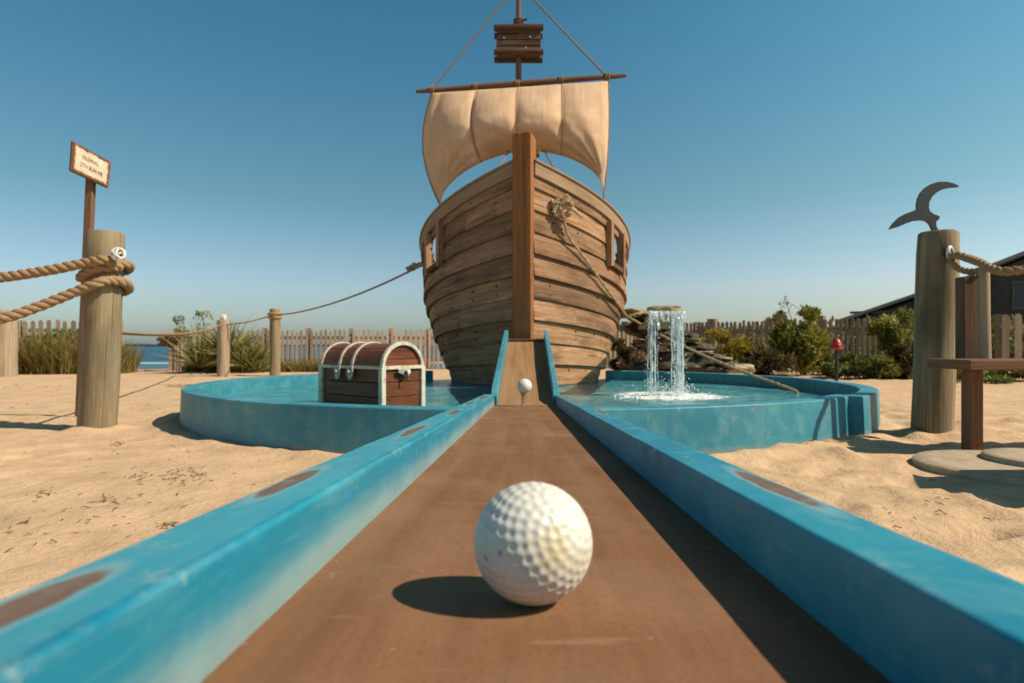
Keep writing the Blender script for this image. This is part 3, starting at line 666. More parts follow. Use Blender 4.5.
for side in (-1, 1):
    rs = random.Random(3 if side > 0 else 8)
    for k in range(NS):
        jit = [rs.uniform(0, .012) for _ in range(12)]; joints = sorted(rs.uniform(YB+.3, YS) for _ in range(1)); thick = .045 if k in (4, 6, 7, 2) else .026
        seg = 0; rn = [rs.random() for _ in range(6)]; vo = rs.random()*20
        for j in range(len(stations)-1):
            Ya, Yb_ = stations[j], stations[j+1]; ym = (Ya+Yb_)/2
            z = lambda Y, kk: -.05+(sheer(Y)+.05)*kk/NS
            sg = sum(1 for q in joints if q < ym)
            zm = (z(ym, k)+z(ym, k+1))/2
            hole = any(a < ym < b_ for a, b_ in ports) and k in (8, )
            hole2 = any(a < ym < b_ for a, b_ in ports) and k in (9, )
            if hole or hole2: continue
            o0 = thick+.010*nz(Ya*1.3, k*7.7, side)+.004*nz(Ya*6, k*3.1, side); o1 = thick+.010*nz(Yb_*1.3, k*7.7, side)+.004*nz(Yb_*6, k*3.1, side)
            g0 = .006+.006*nz(Ya*2, k*5.5, side*3)
            pa, pb = hull_pt(side, Ya, z(Ya, k)-.012, o0), hull_pt(side, Yb_, z(Yb_, k)-.012, o1)
            pm, pn = hull_pt(side, Ya, z(Ya, k+.5), o0*.62+.004), hull_pt(side, Yb_, z(Yb_, k+.5), o1*.62+.004)
            pc, pd = hull_pt(side, Yb_, z(Yb_, k+1)-g0, .0), hull_pt(side, Ya, z(Ya, k+1)-g0, .0)
            ia, ib = hull_pt(side, Ya, z(Ya, k)-.012, -.02), hull_pt(side, Yb_, z(Yb_, k)-.012, -.02)
            u0, u1 = Ya*1.6+sg*7, Yb_*1.6+sg*7
            def F4(p, uv):
                if side < 0: p = p[::-1]; uv = uv[::-1]
                hullmb.face(p, uv, rn[sg])
            F4([pa, pb, pn, pm], [(u0, vo), (u1, vo), (u1, vo+.1), (u0, vo+.1)]); F4([pm, pn, pc, pd], [(u0, vo+.1), (u1, vo+.1), (u1, vo+.2), (u0, vo+.2)])
            F4([ia, ib, pb, pa], [(u0, vo-.05), (u1, vo-.05), (u1, vo), (u0, vo)])
            if any(abs(q-ym) < .018 for q in joints):      # butt joint batten gap
                pass
rn_ = random.Random(5)
for side in (-1, 1):                                   # nail heads at the frames and butt joints
    for k in range(NS):
        for Yn in (YB+.17, YB+.42, YB+.70, YB+1.0, YB+1.22):
            if rn_.random() < .3: continue
            Yn += rn_.gauss(0, .012)
            for dz in (.045, .13):
                zz = -.05+(sheer(Yn)+.05)*k/NS+dz+rn_.gauss(0, .006); hullmb.tube([hull_pt(side, Yn, zz, .008), hull_pt(side, Yn+.002, zz, .036-dz*.12)], .0055, 6, rnd=-.75)
hullmb.build('hull', M['hull'], ship, solid=.02)
# deck, transom
mb = MB(); n = 14
for i in range(n):
    a, c_ = YB+.15+(YS-YB-.2)*i/n, YB+.15+(YS-YB-.2)*(i+1)/n; za, zc = sheer(a)-.75, sheer(c_)-.75; za = min(za, 1.15); zc = min(zc, 1.15)
    mb.face([(xc(a)-hb(a, 1)+.05, a, za), (xc(a)+hb(a, 1)-.05, a, za), (xc(c_)+hb(c_, 1)-.05, c_, zc), (xc(c_)-hb(c_, 1)+.05, c_, zc)], [(a, 0), (a, 2), (c_, 2), (c_, 0)])
mb.build('deck', M['deck'], ship, solid=.03)
mb = MB(); out = [Vector((xc(YS)+s*(hb(YS, z)+.01), YS, z)) for s, zs in ((1, [0, .3, .6, .9, 1.2, sheer(YS)]), (-1, [sheer(YS), 1.2, .9, .6, .3, 0])) for z in zs]
mb.prism(out, (0, .05, 0)); mb.build('transom', M['hull'], ship)
for side in (-1, 1):
    mb = MB(); rings = []
    for Y in stations:
        zt = sheer(Y); a = hull_pt(side, Y, zt, .05); b_ = hull_pt(side, Y, zt, -.045); a2 = hull_pt(side, Y, zt-.115, .048); b2 = hull_pt(side, Y, zt-.115, -.045)
        r = [b2+Vector((0, 0, 0)), a2, a+Vector((0, 0, .012)), b_+Vector((0, 0, .012))]; rings.append(r)
    mb.loft(rings, rnd=.6); mb.build('rail', M['rail'], ship, bevel=.008)
    mb = MB(); rings = []                              # thin dark cap strip
    for Y in stations:
        zt = sheer(Y)+.012; rings.append([hull_pt(side, Y, zt, -.06), hull_pt(side, Y, zt, .066), hull_pt(side, Y, zt+.022, .066), hull_pt(side, Y, zt+.022, -.06)])
    mb.loft(rings, rnd=.6); mb.build('rail_cap', M['rail'], ship, bevel=.006)
    for (a, b_) in ports:
        ym = (a+b_)/2; zlo = lambda Y: -.05+(sheer(Y)+.05)*8/NS; zhi = lambda Y: -.05+(sheer(Y)+.05)*10/NS
        fr = None
        for Y, w_ in ((a-.02, .055), (b_+.02, .055)):
            m = MB(); p0 = hull_pt(side, Y, zlo(Y)-.06, .05); p1 = hull_pt(side, Y, zhi(Y)+.05, .05); nrm = (hull_pt(side, Y, 1.5, .1)-hull_pt(side, Y, 1.5, 0)).normalized()
            m.bar(p0, p1, .06, .07, up=nrm)
            o = m.build('gunport_frame', M['hull'], ship, bevel=.006)
        m = MB(); p0 = hull_pt(side, a-.02, zlo(a)-.02, .03); p1 = hull_pt(side, b_+.02, zlo(b_)-.02, .03); m.bar(p0, p1, .09, .05); m.build('gunport_sill', M['dark'], ship, bevel=.005)
# stem post
mb = MB(); sw = .092; zt = P(525, 131.5, 5.80).z
rings = []
for z, dy in ((.02, 0), (.8, 0), (1.8, -.012), (zt-.015, -.02), (zt, -.02)):
    x = xc(5.85)-.004; k = 1.0 if z < zt-.001 else .9
    rr0_ = Matrix.Rotation(R(-15), 3, 'Z'); cc_ = Vector((x, 5.93+dy, z))
    rings.append([cc_+rr0_@Vector((sx*sw*k, sy*.105, 0)) for sx, sy in ((-1, -1), (1, -1), (1, 1), (-1, 1))])
mb.loft(rings, rnd=.5); mb.build('stem_post', M['stem'], ship, bevel=.010)
mb = MB(); mb.box((xc(5.85)+.03, 6.09, zt-.11), (.24, .10, .07)); mb.build('stem_block', M['stem'], ship, bevel=.01)
# mast, yard
YM = 7.25; ym = YM-.10
def PM(x, y, Y=YM): return P(x, y, Y)
mast_x = PM(518.5, 0).x; ztop = PM(518, -28).z
mb = MB(); mb.tube([(mast_x, YM, z) for z in (1.1, 2.5, 3.5, 4.3, ztop)], [.05, .045, .036, .030, .026], 12, wob=.1); mb.build('mast', M['dark'], ship, smooth=True)
ya, yb = P(416, 91.5, ym), P(626, 75.5, ym)
mb = MB(); mb.tube([ya, ya.lerp(yb, .04), ya.lerp(yb, .3), ya.lerp(yb, .5), ya.lerp(yb, .7), ya.lerp(yb, .96), yb], [.018, .026, .033, .036, .033, .026, .020], 12, wob=.12); yard = mb.build('yard', M['dark'], ship, smooth=True)
for k, (x, y) in enumerate(((432, 90), (475, 87), (517, 84), (561, 80), (607, 77))):
    m = MB(); c = P(x, y, ym)
    for q in (-.018, 0, .018): m.tube([c+Vector((q, math.cos(a)*.040, math.sin(a)*.040)) for a in [i*math.pi/5 for i in range(11)]], .009, 6)
    m.build('sail_lashing', M['line'], yard, smooth=True)
# sail
NI, NJ = 96, 44; g = []; seams = [0, .06, .25, .485, .735, 1.0]
def puff(i):
    for a, b_ in zip(seams, seams[1:]):
        if i <= b_: t = (i-a)/(b_-a); return (max(0, math.sin(math.pi*t)))**.33*min(1, (b_-a)/.2)
    return 0
for a in range(NI+1):
    i = a/NI; col = []
    xt, yt = 432+176*i, 93-12*i-1.2*abs(math.sin(math.pi*i*4))*0; xb, yb_ = 440+164*i, 205-13*i-47*math.sin(math.pi*i)**.5
    for c_ in range(NJ+1):
        j = c_/NJ; bl = math.sin(math.pi*min(1, j*.92+.02))**.9
        side = -(13*math.sin(math.pi*j)**.9)*(1-i)**2.2*1.0+2.5*math.sin(math.pi*j)**.9*i**3
        x = xt+(xb-xt)*j+side; y = yt+(yb_-yt)*j
        bulge = .30*bl*math.sin(math.pi*min(1, max(0, i)))**.6
        pf = .13*puff(i)*(math.sin(math.pi*min(1, j*.8+.12))**.7)*(1-.1*j)
        # drawn creases running to the lower corners
        cr = 0
        for cx, cyc in ((1.0, 1.0), (0.0, 1.0)):
            d = math.hypot((i-cx)*1.6, (j-cyc)); an = math.atan2((cyc-j), abs(cx-i)*1.6+1e-6); cr += .020*math.sin(an*17)*math.exp(-d*2.4)*min(1, d*5)
        wr = .012*nz(i*7, j*5)+.006*nz(i*18, j*9)
        Y = ym-.02-bulge-pf-cr-wr
        col.append(P(x, y, Y) if True else None)
    g.append(col)
mb = MB(); mb.v = [tuple(p) for col in g for p in col]
for a in range(NI):
    for c_ in range(NJ):
        q = a*(NJ+1)+c_; mb.f.append((q, q+1, q+NJ+2, q+NJ+1)); mb.uv += [(a/NI*2, c_/NJ*1.3), (a/NI*2, (c_+1)/NJ*1.3), ((a+1)/NI*2, (c_+1)/NJ*1.3), ((a+1)/NI*2, c_/NJ*1.3)]; mb.r.append(.5)
sail = mb.build('sail', M['sail'], ship, smooth='all', solid=.006)
m = MB(); edge = [g[0][k] for k in range(NJ+1)]; m.tube(edge, .008, 6); m.build('bolt_rope', M['line'], sail, smooth=True)
m = MB(); edge = [g[NI][k] for k in range(NJ+1)]; m.tube(edge, .010, 6); m.build('bolt_rope', M['line'], sail, smooth=True)
m = MB(); edge = [g[k][NJ] for k in range(NI+1)]; m.tube(edge, .006, 6); m.build('hem', M['sail'], sail, smooth=True)
for i_ in (.25, .485, .735):
    a_ = round(i_*NI); m = MB(); m.tube([g[a_][k]+Vector((0, -.004, 0)) for k in range(NJ+1)], .0045, 5); m.build('seam', M['seam'], sail, smooth=True)
def line(a, b_, r=.009): m = MB(); m.tube([a, Vector(a).lerp(Vector(b_), .5)-Vector((0, 0, .006)), b_], r, 6); m.build('rigging_line', M['line'], ship, smooth=True)
top = Vector((mast_x, YM, P(518, -17, YM).z)); line(top, P(432, 90, ym), .010); line(top, P(607, 77, ym), .010)
YR = 6.75
line(g[0][NJ], hull_pt(-1, 6.95, sheer(6.95)), .010); line(g[NI][NJ], hull_pt(1, 6.70, sheer(6.70)), .012)
line(P(509, 150, 7.0), P(494, 177, 6.25)); line(P(544, 150, 7.0), P(562, 182, 6.3))
# crow's nest
nest = MB(); cx = mast_x+.0; zc0, zc1 = PM(0, 56).z, PM(0, 32).z; hw = .265
for k in range(4):
    z0 = zc0+(zc1-zc0)*k/4; nest.box((cx, YM-.09, (z0+(zc1-zc0)/8)), (hw*2-.03+.01*(k % 2), .024, (zc1-zc0)/4-.012)); nest.box((cx, YM+.09, (z0+(zc1-zc0)/8)), (hw*2-.03, .024, (zc1-zc0)/4-.012))
    for s in (-1, 1): nest.box((cx+s*(hw-.02), YM, z0+(zc1-zc0)/8), (.024, .16, (zc1-zc0)/4-.012))
nst = nest.build('crows_nest', M['nest'], ship, bevel=.004)
for z in (zc0, zc1):
    for yy in (-.10, .10): m = MB(); m.tube([(cx-hw-.02, YM+yy, z), (cx, YM+yy, z+.004), (cx+hw+.02, YM+yy, z)], .037, 10, wob=.15); m.build('nest_rail', M['nest'], nst, smooth=True)
m = MB(); m.box((cx, YM, zc0+.01), (hw*1.9, .16, .02)); m.build('nest_floor', M['nest'], nst)
for (x, y) in ((504, 38), (530, 37), (508, 53), (526, 48)): c = P(x, y, YM-.105); m = MB(); m.tube([c, c+Vector((0, -.008, 0))], .011, 8); m.build('nest_bolt', M['clasp'], nst)
m = MB(); c = PM(517, 24); 
for q in (-.02, .01, .04): m.tube([Vector((mast_x+math.cos(a)*.048, YM+math.sin(a)*.048, c.z+q)) for a in [i*math.pi/6 for i in range(13)]], .016, 6)
m.tube([Vector((mast_x+.03, YM-.04, c.z+.02)), Vector((mast_x+.10, YM-.05, c.z+.03))], .014, 6); m.build('mast_collar', M['dark'], ship, smooth=True)

# ------------------------------------------------------------------ ropes from the ship
def loops(mb, c, r, rr, n, seed, flat=(1, .45, 1)):
    rs = random.Random(seed)
    for k in range(n):
        ax = Vector((rs.uniform(-1, 1), rs.uniform(-1.5, 1.5), rs.uniform(-1, 1))).normalized(); x = ax.orthogonal().normalized(); y = ax.cross(x); cc = c+Vector((rs.uniform(-1, 1)*r*.5, rs.uniform(-.3, .1)*r, rs.uniform(-1, 1)*r*.5)); q = []
        R1 = r*rs.uniform(.55, 1.0); st = rs.uniform(0, 6)
        for i in range(9):
            a = st+i*math.pi*2/9; v = (x*math.cos(a)*R1*1.15+y*math.sin(a)*R1*.75); q.append(cc+Vector((v.x*flat[0], v.y*flat[1], v.z*flat[2])))
        rope(mb, q, rr, step=.5, seg=5, per=5)
kz = 1.90; Yk = min(stations, key=lambda Y: abs(xc(Y)+hb(Y, kz)-P(554, 0, Y).x)); kp = hull_pt(1, Yk, kz, .07)
kp = hull_pt(1, Yk, HC+(346-208)/F*Yk, .08)
r1 = MB(); loops(r1, kp, .085, .020, 9, 5)
for k in range(5):     # loose strand ends to the right
    e = kp+Vector((.10+.03*k, .07, .05-.035*k)); rope(r1, [kp+Vector((0, -.02, .03-.01*k)), kp.lerp(e, .5)+Vector((0, -.04, .02)), e], .014, step=.5, seg=5, per=5)
he = None
def onhull(t):
    x_ = 560+(627-560)*t; y_ = 224+(317-224)*t
    def err(Y): return abs(512+F*(xc(Y)+hb(Y, P(0, y_, Y).z)+.07)/Y-x_)
    Y = min([YB+.02*k for k in range(70)], key=err); return P(x_, y_, Y-.03)
he = onhull(1.0); pend = P(787, 387.5, 5.35)
path = [kp+Vector((.02, -.03, -.08))]+[onhull(t) for t in (.12, .3, .5, .7, .88, 1.0)]
tow = thing('mooring_rope', 'thin pale rope knotted on the right bow and running down into the pool', 'rope', he)
rope(r1, path, .015, step=.6, seg=5, per=6)
rope(r1, sag(he+Vector((.01, -.02, 0)), pend, .05)+[pend+(pend-he)*.05], .016, step=.6, seg=5, per=6)
r1.build('rope', M['knot'], tow, smooth=True)
# left rope
hp = hull_pt(-1, 6.98, P(0, 262, 6.98).z, .03)
def far_post(name, x, ytop, ybot, wpx, Y, label, mat, cap=None, group=None, lean=0):
    b0 = P(x, ybot, Y); g0 = Vector((b0.x, Y, -.05)); tp = P(x+lean, ytop, Y); rr_ = wpx/2/F*Y; o = thing(name, label, 'post', (g0.x, Y, 0), 'timber posts round the sand')
    m = MB(); n = 10; m.tube([g0.lerp(tp, i/n) for i in range(n)]+[tp-Vector((0, 0, .012)), tp], [rr_*1.03]*n+[rr_, rr_*.9], 24, wob=.10, rnd=.5); m.build('shaft', mat, o, smooth=True)
    return o, tp, rr_
pa_, ta, ra = far_post('mooring_post', 223.5, 320, 376, 11.5, 10.9, 'short round timber post with a small white cap beside the yucca', M['palepost'])
m = MB(); m.tube([ta, ta+Vector((0, 0, .05)), ta+Vector((.01, 0, .085)), ta+Vector((.02, 0, .10))], [.05, .065, .045, .01], 12, wob=.3); m.build('cap', M['trim'], pa_, smooth=True)
pb_, tb, rb = far_post('mooring_post', 275, 309, 377, 10, 10.9, 'weathered square-topped post where the ship rope is lashed, in front of the picket fence', M['post'])
m = MB(); 
for q in (.0, .06): m.tube([tb+Vector((math.cos(a)*(rb+.012), math.sin(a)*(rb+.012), -.09-q)) for a in [i*math.pi/8 for i in range(17)]], .026, 6)
m.build('lashing', M['rope'], pb_, smooth=True)
pl, tl, rl = far_post('rope_post', 97, 232, 429, 33, 3.92, 'thick weathered timber post wrapped with heavy rope, near left', M['post'], lean=9)
pr, tr_, rr3 = far_post('rope_post', 932, 232, 436, 35, 3.66, 'thick weathered timber post topped by a metal bird, near right', M['post'], lean=6)
far_post('rope_post', 512-5.05/3.4*F, 346-.57/3.4*F, 346+.53/3.4*F, 38, 3.4, 'thick weathered timber post holding the rope ends beyond the left edge', M['post'])
far_post('rope_post', 512+3.95/2.9*F, 346-.55/2.9*F, 346+.53/2.9*F, 44, 2.9, 'thick weathered timber post holding the rope end beyond the right edge', M['post'])
pq, tq, rq = far_post('rope_post', 4, 313, 377, 22, 10.8, 'low stout timber post at the left edge of the frame in front of the grass', M['palepost'])
m = MB(); m.tube([tq, tq+Vector((0, 0, .03)), tq+Vector((0, 0, .05))], [rq*1.0, rq*.8, rq*.2], 12, wob=.3); m.build('mossy_cap', M['caprock'], pq, smooth=True)
lr = MB(); A = hp; Bp = tb+Vector((0, -rb-.02, -.12)); Cp = ta+Vector((0, -ra-.02, -.10)); Dp = Vector((tl.x+.02, 3.95, P(0, 332, 3.95).z))
rope(lr, [A]+sag(A, Bp, .12)[1:]+[Bp.lerp(Cp, .5)-Vector((0, 0, .03)), Cp]+sag(Cp, Dp, .07, 8)[1:], .0145, step=.8, seg=5, per=6)
# thicker spliced end on the hull
d = (Bp-A).normalized(); rope(lr, [A+d*.06, A+d*.45], .034, step=.5, seg=5)
loops(lr, A+d*.05, .05, .018, 4, 3); loops(lr, A+d*.30, .04, .016, 3, 4)
tag(lr.build('mooring_rope', M['rope'], origin=A, smooth=True), 'long thin rope from the ship over two back posts to the near left post', 'rope')
# heavy ropes on the left post
cpl = Vector((tl.x, 3.92, 0)); 
def on_post(c, r, a, z): return Vector((c.x+r*math.cos(a), c.y+r*math.sin(a), z))
zf = lambda y, Y=3.80: P(0, y, Y).z
hr = MB(); RR = .031; pr_ = rl+RR*.8
rope(hr, [Vector((-5.0, 3.42, .90)), P(-240, 293, 3.52), P(-90, 287, 3.6), P(0, 277.5, 3.68), P(50, 270, 3.72), P(88, 262.5, 3.76), P(105, 260, 3.76), on_post(Vector((tl.x-.005, 3.92, 0)), pr_, R(-35), zf(263)), on_post(cpl, pr_, R(10), zf(262)), on_post(cpl, pr_, R(70), zf(266)), on_post(cpl, pr_, R(150), zf(271)), on_post(cpl, pr_, R(205), zf(277)), on_post(cpl, pr_, R(250), zf(273)), on_post(cpl, pr_*1.02, R(290), zf(268)), on_post(cpl, pr_*1.05, R(340), zf(265))], RR, step=.3, seg=9)
tag(hr.build('heavy_rope', M['rope'], origin=cpl, smooth=True), 'upper thick twisted rope running level from the left edge to the near left post', 'rope', 'thick twisted barrier ropes')
hr2 = MB(); rope(hr2, [Vector((-5.0, 3.42, .66)), P(-240, 345, 3.46), P(-90, 338, 3.5), P(0, 319, 3.60), P(40, 306, 3.68), P(75, 292, 3.74), P(98, 283, 3.76), on_post(cpl, pr_, R(-50), zf(280)), on_post(cpl, pr_, R(-5), zf(281)), on_post(cpl, pr_, R(60), zf(287)), on_post(cpl, pr_, R(120), zf(290))], RR, step=.3, seg=9)
tag(hr2.build('heavy_rope', M['rope'], origin=cpl, smooth=True), 'lower thick twisted rope sloping down to the left edge from the near left post', 'rope', 'thick twisted barrier ropes')
def eyering(parent, c, r, nrm=(0, -1, 0)):
    m = MB(); n_ = Vector(nrm).normalized(); x = n_.orthogonal().normalized(); y = n_.cross(x)
    m.tube([c+(x*math.cos(a)+y*math.sin(a))*r for a in [i*math.pi/10 for i in range(21)]], r*.30, 10); m.build('eye_ring', M['white'], parent, smooth=True)
    m = MB(); m.tube([c-n_*.03, c+n_*.012], r*.55, 10); m.build('bolt', M['iron'], parent, smooth=True)
eyering(pl, P(118, 254, 3.78), .034, (.35, -1, .1))
m = MB(); c = P(118, 255, 3.77); 
for a in (20, 80, 140): m.tube([c+Vector((math.cos(R(a))*.034, -.01, math.sin(R(a))*.034)), c+Vector((0, -.03, 0)), c-Vector((math.cos(R(a))*.034, .01, math.sin(R(a))*.034))], .007, 6)
m.build('ring_lacing', M['white'], pl, smooth=True)
eyering(pr, P(950, 253, 3.54), .034, (.8, -1, 0))

# ------------------------------------------------------------------ sign on pole
YSg = 4.6; sg = thing('sign_post', 'weathered cream notice board with rusty edges on a tall brown pole', 'sign', (P(80, 0, YSg).x, YSg, 0))
m = MB(); m.bar(Vector((P(80, 0, YSg).x, YSg, -.05)), P(91.5, 166, YSg), .052, .05, up=(0, 1, 0)); m.build('pole', M['bench'], sg, bevel=.006)
tlc, trc, brc, blc = P(72.5, 140.5, 4.42), P(111.5, 162, 4.62), P(108.5, 188, 4.62), P(70.5, 170.5, 4.42)
ctr = (tlc+trc+brc+blc)/4; X = ((trc+brc)-(tlc+blc)).normalized(); Zu = ((tlc+trc)-(blc+brc)).normalized(); Nn = X.cross(Zu).normalized()
if Nn.y > 0: Nn = -Nn
fw = ((trc+brc)-(tlc+blc)).length/2; fh = ((tlc+trc)-(blc+brc)).length/2
q = [blc, brc, trc, tlc]
m = MB(); m.loft([[p-Nn*.035 for p in q], [p for p in q]]); fr = m.build('board', M['bench'], sg, bevel=.004)
inn = [ctr+(p-ctr)*.94+Nn*.004 for p in q]
m = MB(); m.face(inn, [(0, 0), (1, 0), (1, 1), (0, 1)]); m.build('face', M['sign'], fr)
def text(body, c, h, wd, name):
    cu = bpy.data.curves.new(name, 'FONT'); cu.body = body; cu.align_x = 'CENTER'; cu.align_y = 'CENTER'; cu.size = 1; cu.extrude = .0; cu.offset = 0.0
    o = bpy.data.objects.new(name, cu); C.objects.link(o); dg = bpy.context.evaluated_depsgraph_get(); me = bpy.data.meshes.new_from_object(o.evaluated_get(dg)); bpy.data.objects.remove(o)
    xs = [v.co.x for v in me.vertices]; ys = [v.co.y for v in me.vertices]; sx = wd/(max(xs)-min(xs)); sy = h/(max(ys)-min(ys)); off = wloc(fr)
    for v in me.vertices: v.co = c+X*(v.co.x*sx)+Zu*(v.co.y*sy)+Nn*.007-off
    me.materials.clear(); me.materials.append(M['ink']); o = bpy.data.objects.new(name, me); C.objects.link(o); o.parent = fr
text('OLDING,', ctr+Zu*fh*.14-X*fw*.03, fh*.13, fw*.42, 'lettering'); text('ZTH BUN ME', ctr-Zu*fh*.14+X*fw*.01, fh*.13, fw*.58, 'lettering')

# ------------------------------------------------------------------ metal bird
YBd = 3.64
bo = [(889, 229.5), (893, 223.5), (899, 217.5), (906, 213.5), (913, 211), (917, 209.3), (916.8, 205), (917.8, 199), (920.5, 193), (925, 188), (931, 184), (938, 181.8), (946, 181.5), (953, 183), (959.5, 186), (958, 187), (950, 187.6), (943, 189.2), (937, 192.3), (932.5, 196.5), (929.5, 202), (929, 207), (930, 210.8), (933.5, 213.8), (940, 216.2), (939, 219.5), (936.3, 221.7), (936.5, 226), (938.5, 230.2), (939.5, 233.0), (932.5, 233.0), (932, 229), (929.5, 224), (926, 221), (921, 220.2), (914, 220.8), (906, 223.5), (898, 227)]
import bmesh
bm = bmesh.new(); base = Vector((tr_.x, 3.66, tr_.z)); vs_ = [bm.verts.new(P(x, y, YBd)-base) for x, y in bo]; f = bm.faces.new(vs_); bm.normal_update(); bmesh.ops.triangulate(bm, faces=[f])
ex = bmesh.ops.extrude_face_region(bm, geom=bm.faces[:]); bmesh.ops.translate(bm, verts=[v for v in ex['geom'] if isinstance(v, bmesh.types.BMVert)], vec=(0, .012, 0)); bmesh.ops.recalc_face_normals(bm, faces=bm.faces)
me = bpy.data.meshes.new('bird_cutout'); bm.to_mesh(me); bm.free(); me.materials.append(M['steel']); o = bpy.data.objects.new('bird_cutout', me); C.objects.link(o); o.location = base
tag(o, 'flat dark metal cutout of a flying bird on the near right post', 'bird sculpture')

# ------------------------------------------------------------------ bench and rope on the right
YBn = 3.05; bx = P(971, 0, YBn).x; bench = thing('bench', 'dark red-brown plank bench with tall end post at the right edge', 'bench', (bx, YBn, 0))
m = MB(); m.box((2.62, 2.20, .40), (1.15, .42, .045)); m.build('added_shadow_seat', M['bench'], bench, bevel=.005)  # unseen bench wing beyond the frame, added to throw shadow on the sand
for lx_ in (2.3, 3.1): m = MB(); m.box((lx_, 2.2, .19), (.07, .07, .38)); m.build('leg', M['bench'], bench, bevel=.005)  # legs under the added shadow-casting wing
zs = P(0, 371, 2.93).z
m = MB()
for k, (dy) in enumerate((-.05, .075, .20)): m.box((bx+.65+.025*k, YBn+dy-.02, zs+.028+.0), (1.50+.01*k, .118, .048), rnd=.3+.2*k)
m.build('seat', M['bench'], bench, bevel=.005)
m = MB(); m.box((bx+.02, YBn+.02, zs/2), (.062, .072, zs+.05)); m.build('leg', M['bench'], bench, bevel=.006)
m = MB(); m.box((bx+1.3, YBn+.02, zs/2), (.095, .095, zs)); m.build('leg', M['bench'], bench, bevel=.006)
m = MB(); zt2 = P(0, 277, YBn+.3).z; m.box((P(968.5, 0, YBn+.30).x, YBn+.30, (zt2+zs)/2), (.10, .07, zt2-zs+.0)); m.build('end_post', M['dark'], bench, bevel=.006)
m = MB(); zt3 = P(0, 268, YBn+.22).z; x3 = P(985, 0, YBn+.2).x; m.tube([(x3, YBn+.20, zs+.05), (x3-.004, YBn+.20, (zs+zt3)/2), (x3-.006, YBn+.2, zt3-.01), (x3-.006, YBn+.2, zt3)], [.028, .027, .027, .024], 14, wob=.08); m.build('round_pole', M['palepost'], bench, smooth=True)
rr_ = MB(); rope(rr_, [P(951, 256, 3.52), P(957, 255, 3.46), P(967, 258, 3.40), P(980, 262.5, 3.26), P(990, 268, 3.18), P(1003, 271.5, 3.1), P(1024, 270, 3.05), P(1060, 268, 3.0), Vector((3.25, 2.92, .86)), Vector((3.9, 2.9, .94))], .0225, step=.3, seg=8)
rope(rr_, [P(952, 258, 3.52), P(954, 265, 3.47), P(962, 270, 3.42), P(972, 271.5, 3.36), P(983, 270, 3.30)], .0185, step=.3, seg=8)
tag(rr_.build('heavy_rope', M['rope'], origin=P(951, 256, 3.52), smooth=True), 'doubled twisted rope from the near right post over the bench pole', 'rope', 'thick twisted barrier ropes')
dc = Vector((P(1005, 0, 2.66).x+.03, 2.66, 0)); m = MB(); m.tube([dc+Vector((0, 0, z)) for z in (-.05, .020, .026, .027)], [.36, .36, .352, .28], 64, wob=.008); 
ds = m.build('stepping_stone', M['stone'], origin=dc, smooth=True); tag(ds, 'flat round pale stone slab set in the sand by the bench', 'stone')
m = MB(); dd = dc+Vector((.19, .03, 0)); m.tube([dd+Vector((0, 0, z)) for z in (.02, .044, .050, .051)], [.24, .24, .234, .18], 64, wob=.008); m.build('raised_top', M['stone'], ds, smooth=True)

# ------------------------------------------------------------------ treasure chest
K0 = Vector((-.796, 3.80, 0)); LDc = Vector((-.80, .60, 0)).normalized(); EDc = Vector((.60, .80, 0)).normalized(); CL, CW = .60, .34
zb, zl = .03, P(0, 368, 3.80).z; zd = P(0, 343.5, 3.9).z-zl
chest = thing('treasure_chest', 'domed reddish wooden treasure chest with cream trim standing in the pool', 'chest', (K0.x, K0.y, zb))
def CP(l, e, z): return K0+LDc*l+EDc*e+Vector((0, 0, z))
m = MB(); nb = 4
for k in range(nb):
    a = zb+(zl-zb)*k/nb; c_ = zb+(zl-zb)*(k+1)/nb-.004; ins = .003*(k % 2)
    m.loft([[CP(ins, ins, a), CP(CL-ins, ins, a), CP(CL-ins, CW-ins, a), CP(ins, CW-ins, a)], [CP(ins, ins, c_), CP(CL-ins, ins, c_), CP(CL-ins, CW-ins, c_), CP(ins, CW-ins, c_)]], rnd=random.random())
# rotate the grain to lie along each board
bdy = m
for i, f_ in enumerate(bdy.f): pass
k_ = 0
for i, f_ in enumerate(bdy.f):
    for q_ in range(len(f_)):
        p = Vector(bdy.v[f_[q_]]); a = (p-K0).dot(LDc); e = (p-K0).dot(EDc); bdy.uv[k_] = (a+e+int(p.z*15)*.0+3.3*(f_[0]//8), p.z+e*.3); k_ += 1
body = bdy.build('body', M['chest'], chest, bevel=.003)
m = MB(); nd = 14; 
def dome(l, ang_, inset=0.0): 
    hw_ = CW/2-inset; return CP(l, CW/2-math.cos(ang_)*hw_, zl+.004+math.sin(ang_)*(zd-inset))
nst_ = 7
for k in range(nst_):
    a0, a1 = math.pi*k/nst_, math.pi*(k+1)/nst_; off = .002*(k % 2); arcp = [a0+(a1-a0)*q_/3 for q_ in range(4)]; rn = random.random()
    for q_ in range(3):
        pts = [dome(0.004, arcp[q_], off), dome(CL-.004, arcp[q_], off), dome(CL-.004, arcp[q_+1], off), dome(.004, arcp[q_+1], off)]
        m.face(pts, [(k*3, q_*.03), (k*3+CL, q_*.03), (k*3+CL, q_*.03+.03), (k*3, q_*.03+.03)], rn)
